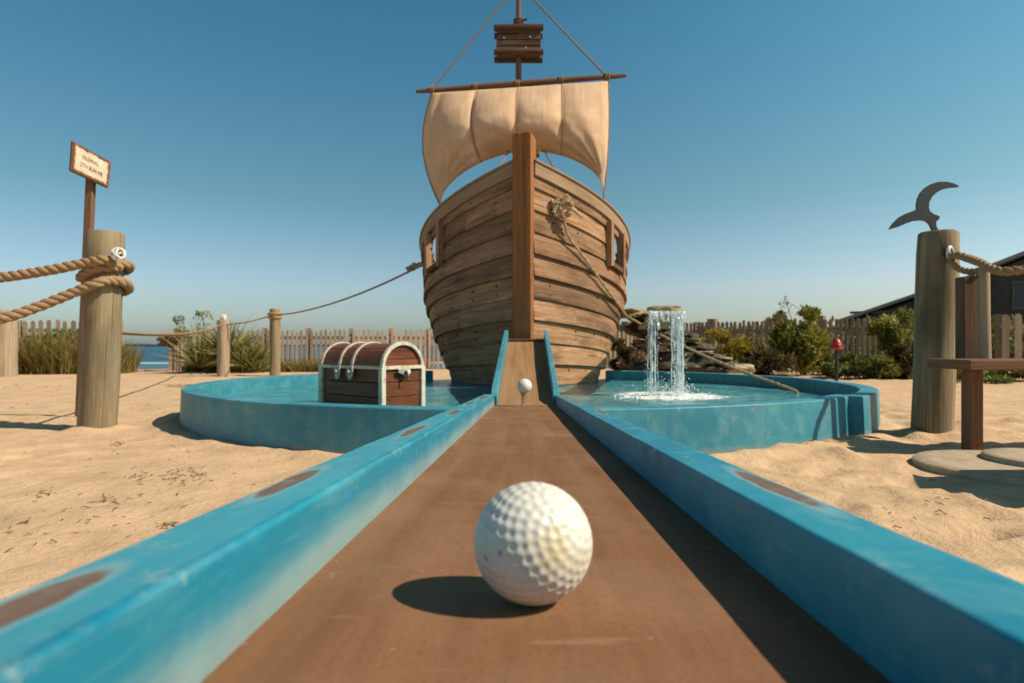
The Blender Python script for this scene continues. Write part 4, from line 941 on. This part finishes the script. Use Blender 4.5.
for l in (.006, CL-.006):
    for k in range(3):
        z0_, z1_ = zl+.004+zd*k/3, zl+.004+zd*(k+1)/3-.003
        pts = []
        for z_ in (z0_, (z0_+z1_)/2, z1_): s = math.sqrt(max(0, 1-((z_-zl-.004)/zd)**2)); pts.append((CP(l, CW/2-s*CW/2*.99, z_), CP(l, CW/2+s*CW/2*.99, z_)))
        poly = [p[0] for p in pts]+[p[1] for p in pts[::-1]]
        uvv = [((p-K0).dot(EDc)+k*2, p.z) for p in poly]
        if l < .1: poly = poly[::-1]; uvv = uvv[::-1]
        m.face(poly, uvv, random.random())
lid = m.build('lid', M['chest'], chest, smooth=True)
def strip(parent, l0, l1, name='trim_band', out_=.009, a0=0, a1=math.pi, ins=0.0):
    m = MB(); rings = []
    for i in range(21):
        a = a0+(a1-a0)*i/20; rings.append([dome(l0, a, -.001), dome(l1, a, -.001), dome(l1, a, -out_), dome(l0, a, -out_)])
    m.loft(rings); return m.build(name, M['trim'], parent, bevel=.002)
strip(lid, -.012, .012); strip(lid, CL-.014, CL+.008); strip(lid, .268, .290); strip(lid, .395, .417)
# arched trim on the end face
m = MB(); rings = []
for i in range(21):
    a = math.pi*i/20; rings.append([dome(-.013, a, -.008), dome(-.013, a, .014), dome(.004, a, .014), dome(.004, a, -.008)])
m.loft(rings); m.build('trim_arch', M['trim'], lid, bevel=.002)
def bar_(l0, e0, z0, l1, e1, z1, w_, d_, up, par=body, nm='trim_band', mat=None): m = MB(); m.bar(CP(l0, e0, z0), CP(l1, e1, z1), w_, d_, up=up); return m.build(nm, mat or M['trim'], par, bevel=.002)
UZ = (0, 0, 1)
for l, e in ((0, 0), (CL, 0), (0, CW), (CL, CW)):
    m = MB(); c = CP(l, e, 0); m.box(c+Vector((0, 0, (zb+zl)/2)), (.034, .034, zl-zb-.002), X=LDc, Y=EDc); m.build('corner_trim', M['trim'], body, bevel=.003)
for e in (-.004, CW+.004): bar_(-.01, e, zl, CL+.01, e, zl, .014, .019, UZ)
for l in (-.008, CL+.008): bar_(l, -.01, zl, l, CW+.01, zl, .014, .022, UZ)
for l in (.279, .406):
    m = MB(); c = CP(l, -.014, zl-.03); out = []
    for (a, z_) in ((-.026, .035), (.026, .035), (.030, 0), (.022, -.035), (0, -.058), (-.022, -.035), (-.030, 0)): out.append(c+LDc*a+Vector((0, 0, z_)))
    m.prism(out, -EDc*.014); cl_ = m.build('clasp', M['clasp'], body, bevel=.003)
    m = MB(); m.tube([c-EDc*.012, c-EDc*.028], [.014, .010], 10); m.build('stud', M['clasp'], cl_, smooth=True)
m = MB(); c = CP(-.018, CW/2-.01, zl-.03); out = [c+EDc*a+Vector((0, 0, z_)) for a, z_ in ((-.05, .02), (.04, .02), (.045, -.01), (.02, -.035), (-.02, -.012), (-.05, -.004))]
m.prism(out, -LDc*.014); lk = m.build('lock_plate', M['clasp'], body, bevel=.003)
m = MB(); m.tube([c-LDc*.01-EDc*.0, c-LDc*.03, c-LDc*.032+Vector((0, 0, -.05))], [.007, .007, .006], 8); m.build('hasp_pin', M['iron'], lk, smooth=True)
m = MB(); m.tube([c-LDc*.012+EDc*.018+Vector((0, 0, .004)), c-LDc*.032+EDc*.018+Vector((0, 0, .004))], [.018, .015], 12); m.build('lock_body', M['white'], lk, smooth=True)

# ------------------------------------------------------------------ rocks and waterfall
def rock(name, c, size, seed, mat, label=None, parent=None, sub=3, rough=.28, flat=.0, cat='rock', group=None, rot=0):
    bm = bmesh.new(); bmesh.ops.create_icosphere(bm, subdivisions=sub, radius=1); me = bpy.data.meshes.new(name)
    for v in bm.verts:
        p = v.co.copy(); q = p*1.2+Vector((seed*3.1, seed*1.7, 0)); k = 1+rough*noise.noise(q*1.3)*1.6+rough*.5*noise.noise(q*3.5)
        m_ = max(abs(p.x), abs(p.y), abs(p.z)); p = p*(1-.45)+p/m_*.45*.85; p *= k; p.z = max(-.8, min(.8, p.z)); v.co = Vector((p.x*size[0], p.y*size[1], p.z*size[2])); v.co.rotate(Matrix.Rotation(rot, 3, 'Y'))
    bm.to_mesh(me); bm.free(); me.materials.append(mat); me.polygons.foreach_set('use_smooth', [True]*len(me.polygons)); me.set_sharp_from_angle(angle=R(38))
    o = bpy.data.objects.new(name, me); C.objects.link(o)
    if parent: o.parent = parent; o.location = Vector(c)-wloc(parent)
    else: o.location = c; tag(o, label, cat, group)
    return o
FX, FY = 1.26, 5.0
cas = thing('rock_cascade', 'dark stacked rock cascade with a flat overhanging cap stone behind the waterfall', 'rock fountain', (2.0, 8.1, 0))
cz = P(0, 309.5, FY).z
rock('cap_stone', (P(666, 0, FY).x, FY+.03, cz), (.150, .13, .034), 2, M['caprock'], parent=cas, rough=.16)
# spout slab reaching back from the cap to the pile
m = MB(); a = Vector((P(664, 0, FY).x, FY+.05, cz-.035)); c = Vector((1.80, 7.9, .76)); m.loft([[p+Vector((sx*w_, 0, dz)) for sx, dz in ((-1, -.025), (1, -.025), (1, .02), (-1, .02))] for p, w_ in ((a, .11), (a.lerp(c, .5), .13), (c, .20))]); m.build('spout_slab', M['palerock'], cas, bevel=.01)
m = MB(); pz = [Vector((FX-.07, FY+.28, .0)), Vector((FX-.07, FY+.28, .74))]; 
YR_ = 8.0
for i, (x, y, w_, h_, dpt, rz, mt) in enumerate([(634, 314, 26, 9, .35, .08, 'caprock'), (650, 322, 40, 10, .5, .35, 'rock'), (641, 331, 32, 12, .4, .2, 'rock'), (668, 336, 56, 12, .5, .12, 'rock'), (662, 343, 44, 7, .4, .0, 'palerock'), (690, 348, 36, 14, .5, .2, 'rock'), (697, 352, 22, 4, .45, .05, 'palerock'), (706, 359, 40, 14, .5, .15, 'rock'), (713, 358, 20, 4, .5, .05, 'palerock'), (676, 360, 50, 18, .5, .0, 'rock'), (731, 367, 34, 10, .5, .1, 'palerock'), (650, 368, 40, 14, .45, .0, 'rock'), (695, 370, 60, 10, .4, 0, 'rock')]):
    c = P(x, y, YR_+.06*(i % 3)); rock('boulder', c, (w_/2/F*YR_*1.05, dpt, h_/2/F*YR_*1.15), 5+i, M[mt], parent=cas, rot=rz, rough=.25)
fall = MB(); rs = random.Random(4); drops = MB()
ztopw = cz-.02; xl = lambda px: P(px, 0, FY-.07).x
def strand(x0, x1, y0, r, seed, zt=None, zbot=WZ):
    zt = zt or ztopw; n = 16; pts = []; rad = []
    for i in range(n+1):
        t = i/n; z = zt+(zbot-zt)*t; sp = t**.6
        pts.append((x0+(x1-x0)*sp+.016*nz(seed, t*7)*t, y0-.05*math.sqrt(t)+.02*nz(seed+9, t*7)*t, z)); rad.append(max(.0012, r*(1-.25*t)*(1+1.25*nz(seed*2.3, t*20))))
    fall.tube(pts, rad, 6)
for (pa_x, pb_x, n) in ((648, 656, 10), (674, 683, 11), (670, 674, 3)):
    for k in range(n):
        t = (k+rs.random())/n; x0 = xl(pa_x+(pb_x-pa_x)*t); x1 = x0+rs.uniform(-.012, .012)-(.012 if pa_x < 660 else -.002); strand(x0, x1, FY-.09+rs.uniform(-.03, .03), rs.uniform(.002, .0068), rs.random()*99)
for k in range(26):      # short curtain right under the cap
    x0 = xl(649+34*k/25); strand(x0, x0+rs.uniform(-.01, .01), FY-.08, rs.uniform(.005, .009), rs.random()*99, zbot=ztopw-rs.uniform(.05, .16)*(1 if abs(k-12) > 5 else .55))
o = fall.build('falling_water', M['fall'], origin=(FX, FY, WZ), smooth=True); tag(o, 'two clear streams of water falling from the cap stone', 'waterfall', kind='stuff')
def drop(c, r): drops.tube([c+Vector((0, 0, -r)), c+Vector((0, 0, -r*.5)), c+Vector((0, 0, r*.6)), c+Vector((0, 0, r*1.3))], [r*.3, r, r*.8, r*.1], 5)
for k in range(420):
    cx_ = rs.choice((xl(651), xl(678), xl(680), xl(664))); a = rs.random()*6.28; d = abs(rs.gauss(0, .11)); h = abs(rs.gauss(0, .09))*math.exp(-d*3)
    drop(Vector((cx_+math.cos(a)*d, FY-.1+math.sin(a)*d*.8, WZ+.006+h)), rs.uniform(.002, .0055))
for k in range(420):
    px = rs.choice((rs.gauss(652, 3.6), rs.gauss(679, 4))); drop(Vector((xl(px), FY-.09+rs.gauss(0, .03), rs.uniform(WZ+.02, ztopw-.03))), rs.uniform(.0012, .0048))
for k in range(240):     # low foam lumps
    cx_ = rs.choice((xl(651), xl(678), xl(668), xl(660))); a = rs.random()*6.28; d = abs(rs.gauss(0, .10)); r = rs.uniform(.006, .016)
    c = Vector((cx_+math.cos(a)*d*1.4, FY-.1+math.sin(a)*d*.7, WZ+.004)); drops.tube([c-Vector((0, 0, r*.4)), c, c+Vector((0, 0, r*.4)), c+Vector((0, 0, r*.6))], [r, r, r*.7, r*.1], 7)
o = drops.build('splash_droplets', M['drop'], origin=(FX, FY, WZ), smooth=True); tag(o, 'white splash and foam where the streams hit the pool', 'splash', kind='stuff')

# ------------------------------------------------------------------ fences
def fence(label, pts, h, sp, pw, mat, postmat, post_sp, post_h=None, post_w=.10, gap_rnd=.1, point=True, th=.02, gapy=.02):
    pts = [Vector((p[0], p[1], 0)) for p in pts]; f = thing('picket_fence', label, 'fence', pts[0], 'picket fences round the yard'); pk = MB(); rails = [MB(), MB()]
    for a, b_ in zip(pts, pts[1:]):
        d = (b_-a); Ln = d.length; d.normalize(); nrm = Vector((d.y, -d.x, 0)); 
        if nrm.y > 0: nrm = -nrm
        n = int(Ln/sp)
        for i in range(n):
            c = a+d*(i+.5)*sp+d*random.gauss(0, sp*.05); hh = h+random.gauss(0, .012); w_ = pw*random.uniform(.9, 1.08); g0 = gz(c.x, c.y); ln = random.gauss(0, .006)
            o_ = [c-d*w_/2+Vector((0, 0, g0+gapy)), c+d*w_/2+Vector((0, 0, g0+gapy)), c+d*(w_/2+ln)+Vector((0, 0, hh-(w_*.35 if point else 0))), c+d*(w_*.18+ln)+Vector((0, 0, hh)), c+d*(-w_*.18+ln)+Vector((0, 0, hh)), c+d*(-w_/2+ln)+Vector((0, 0, hh-(w_*.35 if point else 0)))]
            o_ = [p+nrm*.02 for p in o_]; b0 = len(pk.f); pk.prism(o_, nrm*th, rnd=random.random())
            kk = sum(len(q) for q in pk.f[:0])
        for k_, z in enumerate((h*.24, h*.80)):
            rails[k_].bar(a+Vector((0, 0, z)), b_+Vector((0, 0, z)), .036, .075)
        m = max(1, int(Ln/post_sp))
        for i in range(m+1):
            c = a.lerp(b_, i/m); mm = MB(); mm.box(c-nrm*.065+Vector((0, 0, (post_h or h)/2-.05)), (post_w, post_w, (post_h or h)+.1), X=d); mm.build('post', postmat, f, bevel=.006)
    # grain up each picket: uv from height
    k = 0; nf = []
    for fi, ff in enumerate(pk.f):
        for q in ff:
            x, y, z = pk.v[q]; pk.uv[k] = (z+pk.r[fi]*17, (x*1.0+y*.7)); k += 1
    pk.build('picket_panel', mat, f)
    for r_ in rails: r_.build('rail', mat, f)
    return f
fence('pale weathered picket fence rising behind the beach grass at the far left', [(-12.4, 13.0), (-8.25, 13.0)], 1.07, .165, .098, M['picket'], M['palepost'], 2.0)
fence('long thin-picket beach fence running behind the chest and the ship with sea beyond', [(-7.35, 13.6), (-3.6, 13.9), (3.2, 15.0)], .89, .105, .060, M['picket'], M['palepost'], .85, post_h=.93, post_w=.11)
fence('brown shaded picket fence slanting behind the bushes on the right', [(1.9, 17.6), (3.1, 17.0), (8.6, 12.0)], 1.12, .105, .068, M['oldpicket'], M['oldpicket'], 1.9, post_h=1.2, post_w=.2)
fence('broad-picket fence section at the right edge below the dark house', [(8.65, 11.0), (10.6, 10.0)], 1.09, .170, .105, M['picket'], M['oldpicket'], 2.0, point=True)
g_ = thing('gate_posts', 'three short pale stakes at the gap in the fence by the sea', 'gate', (P(177, 0, 13.4).x, 13.4, 0))
for x, yt, w_ in ((170.5, 341, 2.6), (175, 346, 1.8), (181, 342, 2.4)):
    p = P(x, yt, 13.4); m = MB(); m.box((p.x, 13.4, p.z/2-.02), (w_/F*13.4, .05, p.z+.04)); m.build('stake', M['picket'], g_)
m = MB(); m.bar(P(169, 349, 13.38), P(182, 349, 13.38), .03, .04); m.build('cross_bar', M['picket'], g_)

# ------------------------------------------------------------------ house
def gable(name, label, piv, rot, x0, x1, depth, zeave, zap, xap, over=.3):
    h = thing(name, label, 'house', piv); th = .14; Mx = Matrix.Translation(Vector(piv))@Matrix.Rotation(rot, 4, 'Z')
    def N(): m = MB(); m.M = Mx; return m
    m = N(); m.prism([(x0, 0, -.1), (x1, 0, -.1), (x1, 0, zeave-.05), (xap, 0, zap-.12), (x0, 0, zeave-.05)], (0, depth, 0)); m.build('wall', M['cladding'], h)
    for s_, xe in ((-1, x0-over), (1, x1+over)):
        sl_ = (zap-zeave)/abs(xap-(x0 if s_ < 0 else x1)); ze = zeave-sl_*over
        m = N(); m.prism([(xe, -over, ze), (xap, -over, zap), (xap, -over, zap+th), (xe, -over, ze+th)], (0, depth+2*over, 0)); rf = m.build('roof', M['roof'], h)
        m = N(); m.prism([(xe+.03*s_, -over-.05, ze+.03), (xap, -over-.05, zap+.03), (xap, -over-.05, zap+th+.02), (xe+.03*s_, -over-.05, ze+th+.02)], (0, .045, 0)); m.build('fascia', M['fascia'], rf)
    return h, N
def window(hh, x0, x1, z0, z1, nx=2, nz_=1):
    h, N = hh; y = 0; m = N(); t = .07
    for a in ((x0, z0, x1, z0), (x0, z1, x1, z1)): m.box(((a[0]+a[2])/2, y-.03, a[1]), (abs(a[2]-a[0])+t, .08, t))
    for i in range(nx+1): x = x0+(x1-x0)*i/nx; m.box((x, y-.028, (z0+z1)/2), (t*.8, .07, z1-z0))
    for i in range(1, nz_+1-0): z = z0+(z1-z0)*i/(nz_+1); m.box(((x0+x1)/2, y-.026, z), (x1-x0, .05, t*.5))
    w_ = m.build('window', M['winframe'], h); m = N(); m.box(((x0+x1)/2, y-.002, (z0+z1)/2), (x1-x0, .02, z1-z0)); m.build('pane', M['glass'], w_)
ha = gable('house', 'low dark house with a long shallow gable roof behind the right fence', (17.77, 24, 0), -math.atan2(17.77, 24), -4.25, 4.3, 8, 1.60, 3.12, 0)
window(ha, -2.6, -1.2, .9, 1.9); window(ha, .8, 2.4, .9, 2.2, 3)
m = ha[1](); m.box((0, -.04, 1.95), (8.3, .06, .10)); m.build('trim_board', M['winframe'], ha[0])
hw2 = gable('house', 'taller dark house wing with pale roof edge cut off by the right edge', (16.5, 20, 0), -math.atan2(16.5, 20), -1.0, 5.6, 3.4, 2.98, 4.35, 2.3, over=.22)
window(hw2, -.25, 1.25, 1.75, 2.6, 3); window(hw2, 1.9, 3.2, 1.0, 2.5, 2)
m = hw2[1](); m.box((-.95, -.10, 1.5), (.14, .14, 3.0)); m.build('corner_column', M['fascia'], hw2[0])

# ------------------------------------------------------------------ plants
def blades(mb, c, n, h, spread, w_, rs, curl=.5, up=.5, lo=0.0):
    for _ in range(n):
        a = rs.random()*6.283; tilt = rs.random()**.7*spread; L_ = h*rs.uniform(.55, 1.1); rb_ = rs.random()*up
        p = c+Vector((math.cos(rs.random()*6.28)*rb_*rs.random(), math.sin(a*3)*rb_*.6, 0)); d = Vector((math.cos(a)*math.sin(tilt), math.sin(a)*math.sin(tilt), math.cos(tilt)))
        sd = d.cross(Vector((0, 0, 1))); sd = sd.normalized() if sd.length > .01 else Vector((1, 0, 0)); sd.rotate(Matrix.Rotation(rs.uniform(-1, 1), 3, d)); r = rs.random(); pts = []; q = p; n_ = 3
        for k in range(n_+1):
            ww = w_*(1-k/n_)**.7+.0008; pts.append((q-sd*ww/2, q+sd*ww/2)); q = q+d*(L_/n_); d = (d+Vector((0, 0, -curl*rs.random()*.5))).normalized()
        for k in range(n_): mb.face([pts[k][0], pts[k][1], pts[k+1][1], pts[k+1][0]], [(0, 0), (1, 0), (1, 1), (0, 1)], r)
def leaves(mb, c, rad, n, size, rs, droop=0, up=0.0, shell=.35):
    cl = [(Vector((rs.gauss(0, .5), rs.gauss(0, .5), rs.gauss(0, .45))), rs.uniform(.25, .5), rs.uniform(-.25, .25)) for _ in range(14)]
    for _ in range(n):
        o_, s_, br = rs.choice(cl); v = Vector((rs.gauss(0, 1), rs.gauss(0, 1), rs.gauss(0, 1))).normalized()*s_*rs.random()**shell; v += o_
        if v.length > 1.15: v *= 1.1/v.length
        p = c+Vector((v.x*rad[0], v.y*rad[1], v.z*rad[2]))
        if p.z < .01: p.z = rs.uniform(.01, .08)
        d = (v.normalized()*.6+Vector((rs.gauss(0, .6), rs.gauss(0, .6), rs.gauss(0, .6)+up))).normalized(); sd = d.orthogonal().normalized(); sd.rotate(Matrix.Rotation(rs.random()*6.28, 3, d)); L_ = size*rs.uniform(.6, 1.4); w_ = L_*.38
        mb.face([p, p+d*L_*.5+sd*w_/2, p+d*L_, p+d*L_*.5-sd*w_/2], [(0, 0), (1, 0), (1, 1), (0, 1)], min(1, max(0, rs.gauss(.45, .2)+br+v.z*.12)))
def plant(name, label, cat, loc, mat, fn, stem=None, group=None):
    rs = random.Random(hash(label) % 1000 if False else sum(map(ord, label))); o = thing(name, label, cat, loc, group); m = MB(); fn(m, rs); m.build('foliage', mat, o)
    if stem:
        m = MB(); stem(m, rs); m.build('stem', M['dark'], o, smooth=True)
    return o
def stems(c, n, h, s):
    def f(m, rs):
        for _ in range(n):
            a = rs.random()*6.28; e = c+Vector((math.cos(a)*s, math.sin(a)*s, h*rs.uniform(.6, 1))); m.tube([c+Vector((math.cos(a)*.03, 0, -.02)), c.lerp(e, .5)+Vector((0, 0, h*.1)), e], [.016, .012, .005], 6)
    return f
def row(x0, x1, Y, yb=372): return [Vector((P(x0+(x1-x0)*k/9, 0, Y).x, Y, 0)) for k in range(10)]
def grassrow(x0, x1, Y, h, n, w_=.012, sp=.5, curl=.7):
    def f(m, rs):
        for _ in range(n//12):
            x = rs.uniform(x0, x1); yy = Y+rs.uniform(-.35, .35); blades(m, Vector((P(x, 0, Y).x, yy, 0)), 12, h*(.75+.4*(nz(x*.09, 3)+.5)), sp, w_, rs, curl, .12)
    return f
plant('beach_grass', 'tall dense tuft of green and straw beach grass left of the near post', 'grass', (P(45, 0, 12).x, 12, 0), M['grass'], grassrow(14, 82, 12.0, .80, 7200, .013, .55))
plant('beach_grass', 'small dry grass tuft showing right of the near left post by the sea gap', 'grass', (P(122, 0, 12).x, 12, 0), M['grass'], grassrow(106, 128, 12.0, .72, 1800, .012, .6))
plant('beach_grass', 'low yellow grass strip at the foot of the long fence', 'grass', (P(250, 0, 12.9).x, 12.9, 0), M['grass'], grassrow(188, 345, 12.9, .30, 6500, .012, .8))
yc = Vector((P(206, 0, 12.2).x, 12.2, .12))
def yuc(c, n, h, w_):
    def f(m, rs):
        for k in range(4): blades(m, c+Vector((rs.uniform(-.35, .4), rs.uniform(-.2, .2), rs.uniform(-.02, .25))), n//4, h, 1.45, w_, rs, .35, .08)
    return f
plant('yucca', 'spiky yucca with radiating leaves behind the round post', 'yucca', yc, M['yucca'], yuc(yc, 420, .95, .042), stems(yc-Vector((0, 0, .1)), 4, .4, .2))
y2 = Vector((P(240, 0, 12.2).x, 12.2, .05)); plant('yucca', 'smaller spiky yucca right of the round post', 'yucca', y2, M['yucca'], yuc(y2, 260, .68, .036))
for x, yt, rr0, lb in ((179, 319, .10, 'slender seed-head stalk rising from the left side of the yucca'), (203, 316, .14, 'broad seed-head stalk above the middle of the yucca')):
    b0 = Vector((P(x, 0, 12.6).x, 12.6, 0)); tz = P(0, yt, 12.6).z
    st = thing('flower_stalk', lb, 'plant', b0); m = MB(); m.tube([b0, b0+Vector((.03, 0, tz*.6)), Vector((b0.x, 12.6, tz))], [.012, .010, .006], 6); m.build('stem', M['dry'], st)
    m = MB(); rs = random.Random(int(x)); leaves(m, Vector((b0.x, 12.6, tz)), (rr0, rr0, .09), 90, .07, rs); leaves(m, Vector((b0.x+.02, 12.6, tz-.22)), (rr0*.8, rr0, .08), 60, .06, rs); m.build('seed_head', M['yucca'], st)
c = Vector((P(173, 0, 13.0).x, 13.0, P(0, 341, 13.0).z)); plant('dry_shrub', 'small dead brown tuft hanging over the gate stakes', 'shrub', (c.x, c.y, 0), M['dry'], lambda m, rs: (leaves(m, c, (.22, .18, .14), 420, .09, rs), blades(m, c-Vector((0, 0, .05)), 90, .28, 1.6, .012, rs, .8, .1)), lambda m, rs: m.tube([(c.x, c.y, 0), (c.x+.02, c.y, .3), tuple(c)], [.02, .018, .012], 6))
# right side
def bush(name, label, x, ytop, ybot, wpx, Y, mat, n, size, cat='bush', up=.2, stem=True):
    n = int(n*1.35)
    tz = P(0, ytop, Y).z; bz = max(0, P(0, ybot, Y).z); c = Vector((P(x, 0, Y).x, Y, (tz+bz)/2)); rad = (wpx/2/F*Y/1.05, min(.7, wpx/2/F*Y), (tz-bz)/2/1.05)
    plant(name, label, cat, (c.x, Y, 0), mat, lambda m, rs: leaves(m, c, rad, n, size, rs, up=up), stems(Vector((c.x, Y, 0)), 6, c.z*1.2, rad[0]*.5) if stem else None)
bush('shrub', 'rounded yellow-green shrub just right of the rock cascade', 722, 333, 371, 58, 11.2, M['yellow'], 5200, .075)
bush('shrub', 'dark russet-green shrub between the yellow shrub and the tall bush', 768, 349, 373, 46, 10.6, M['russet'], 3200, .08)
bush('shrub', 'low dull green shrub at the base of the rock cascade', 690, 350, 372, 40, 10.2, M['green'], 2200, .07)
bush('bush', 'tall leafy yellow-green bush standing before the shaded fence', 803, 314, 372, 56, 11.0, M['bush'], 5600, .115, up=.6)
cb = Vector((P(800, 0, 10.9).x, 10.9, .25)); plant('sword_leaf_plant', 'upright sword-leaved plant in front of the tall bush', 'plant', (cb.x, cb.y, 0), M['bush'], lambda m, rs: [blades(m, cb+Vector((rs.uniform(-.4, .4), rs.uniform(-.2, .2), rs.uniform(-.2, .3))), 60, .55, .9, .05, rs, .5, .1) for _ in range(6)])
bush('shrub', 'low leafy green shrub row behind the red lamp', 862, 357, 378, 66, 10.0, M['green'], 4200, .075, up=.4)
bush('climbing_vine', 'yellow-green vine climbing the fence left of the near right post', 897, 311, 352, 42, 11.2, M['bush'], 2600, .085, 'vine', .3)
bush('shrub', 'dark shrub low down beside the near right post', 903, 344, 379, 34, 9.9, M['russet'], 2300, .08)
bush('shrub', 'mixed green shrub seen just right of the near right post', 962, 318, 360, 18, 11.2, M['bush'], 1500, .085)
bush('shrub', 'long low ground-hugging green shrub under the broad-picket fence', 998, 366, 382, 110, 9.3, M['green'], 5200, .06)
bush('shrub', 'dry reddish shrub between the ship and the rock cascade', 628, 340, 370, 34, 9.6, M['russet'], 2600, .07)
bush('shrub', 'low straw-coloured shrub under the rock cascade left side', 645, 353, 371, 46, 9.2, M['dry'], 1500, .06)
bush('tree', 'pale rounded treetop beyond the fence above the tall bush', 787, 312, 345, 34, 19, M['grass'], 2200, .13, 'tree')
bush('tree', 'small dark treetop just above the fence left of the house', 866, 318, 345, 14, 24, M['green'], 500, .12, 'tree')
bush('tree', 'tiny distant treetop above the fence right of the waterfall', 697, 322, 345, 16, 26, M['green'], 600, .14, 'tree')
bush('tree', 'tiny dry treetop above the fence between bushes', 760, 320, 345, 10, 26, M['green'], 300, .14, 'tree')
b0 = Vector((P(797, 0, 13).x, 13, 0)); st = thing('flower_stalk', 'thin dry stalk standing above the tall bush on the right', 'plant', b0); m = MB(); tp = P(785, 299, 13); m.tube([b0, b0.lerp(tp, .6)+Vector((.1, 0, 0)), tp], [.014, .012, .005], 6); m.tube([b0.lerp(tp, .8), P(792, 304, 13), P(803, 312, 13)], [.008, .008, .004], 5); m.build('stem', M['dry'], st); m = MB(); leaves(m, P(785, 301, 13), (.09, .09, .12), 50, .06, random.Random(3)); leaves(m, P(803, 312, 13), (.12, .12, .1), 60, .06, random.Random(4)); m.build('seed_head', M['dry'], st)
def cover(name, label, pts, n, h, size, mat, wid=.35):
    rs = random.Random(len(label)); m = MB()
    for _ in range(n):
        k = rs.random()*(len(pts)-1); a = Vector(pts[int(k)]).lerp(Vector(pts[int(k)+1]), k-int(k)); hh = h*(.55+.8*max(0, nz(a.x*1.3, a.y*1.3)+.3)); f_ = rs.random(); p = a+Vector((rs.gauss(0, wid), rs.gauss(0, wid), f_**.6*hh))
        d = Vector((rs.gauss(0, .6), rs.gauss(0, .6), rs.gauss(.4, .6))).normalized(); sd = d.orthogonal().normalized(); sd.rotate(Matrix.Rotation(rs.random()*6.28, 3, d)); L_ = size*rs.uniform(.6, 1.4)
        m.face([p, p+d*L_*.5+sd*L_*.2, p+d*L_, p+d*L_*.5-sd*L_*.2], [(0, 0), (1, 0), (1, 1), (0, 1)], min(1, max(0, rs.gauss(.4, .2)+.25*nz(a.x*2.2, a.y*2.2, p.z*3))))
    return tag(m.build(name, mat), label, kind='stuff')
cover('ground_cover', 'low leafy ground cover along the foot of the shaded fence', [(2.6, 14.5, 0), (4.4, 12.6, 0), (6.2, 11.2, 0), (7.6, 10.6, 0)], 9000, .36, .075, M['green'], .38)
cover('hedge', 'dark dense undergrowth beyond the right fence', [(2.2, 19.5, 0), (6, 17.5, 0), (10, 14.5, 0), (14, 13.5, 0), (18, 14, 0)], 15000, .95, .16, M['green'], .5)
cover('dune_scrub', 'leafy straw and green scrub mixed into the grass at the left', [(P(14, 0, 12.2).x, 12.2, 0), (P(84, 0, 12.2).x, 12.2, 0)], 5200, .78, .085, M['grass'], .22)
# red lamp
YL = 9.4; lx = P(836.5, 0, YL).x; lamp = thing('garden_lamp', 'small red domed lamp on a dark stake among the right shrubs', 'lamp', (lx, YL, 0))
m = MB(); m.tube([(lx, YL, 0), (lx, YL, P(0, 349, YL).z)], .028, 8); m.build('stake', M['iron'], lamp)
z0 = P(0, 349.5, YL).z; m = MB(); m.tube([(lx, YL, z0+q) for q in (0, .01, .05, .065, .10, .14, .165, .175)], [.075, .088, .088, .075, .07, .05, .022, .012], 16); m.build('dome', M['red'], lamp, smooth=True)
m = MB(); m.tube([(lx, YL, z0+q) for q in (.054, .064)], [.094, .094], 16); m.build('collar', M['iron'], lamp, smooth=True)

# ------------------------------------------------------------------ debris on the sand
rs = random.Random(12); m = MB()
def bit(x, y, s):
    z = gz(x, y)+.004; a = rs.random()*6.28; d = Vector((math.cos(a), math.sin(a), rs.uniform(-.1, .3))); p = Vector((x, y, z)); m.tube([p-d*s, p+Vector((0, 0, s*.12))+d.orthogonal()*s*.2*rs.gauss(0, 1), p+d*s*rs.random()], [s*.05+.0006, s*.07+.0008, s*.03], 5)
for (x, y, n, sx, sy) in ((185, 478, 60, 14, 5), (140, 482, 18, 5, 3), (110, 503, 22, 9, 3), (45, 497, 12, 12, 4), (40, 388, 25, 25, 2), (168, 525, 16, 6, 2), (25, 540, 14, 18, 10), (180, 378, 40, 8, 2), (118, 443, 16, 4, 2), (208, 374, 30, 12, 1.5), (90, 520, 30, 50, 12), (150, 450, 30, 60, 15), (800, 445, 14, 20, 3), (90, 410, 40, 60, 12), (900, 520, 30, 60, 25)):
    for _ in range(n):
        px, py = rs.gauss(x, sx), rs.gauss(y, sy)
        if py < 372: continue
        g0 = G(px, py)
        if g0.y < 14: bit(g0.x, g0.y, rs.uniform(.005, .020)*(1 if g0.y < 5 else 1.6))
tag(m.build('dry_seaweed', M['debris'], smooth=True), 'scattered bits of dry seaweed and twigs on the sand', kind='stuff')
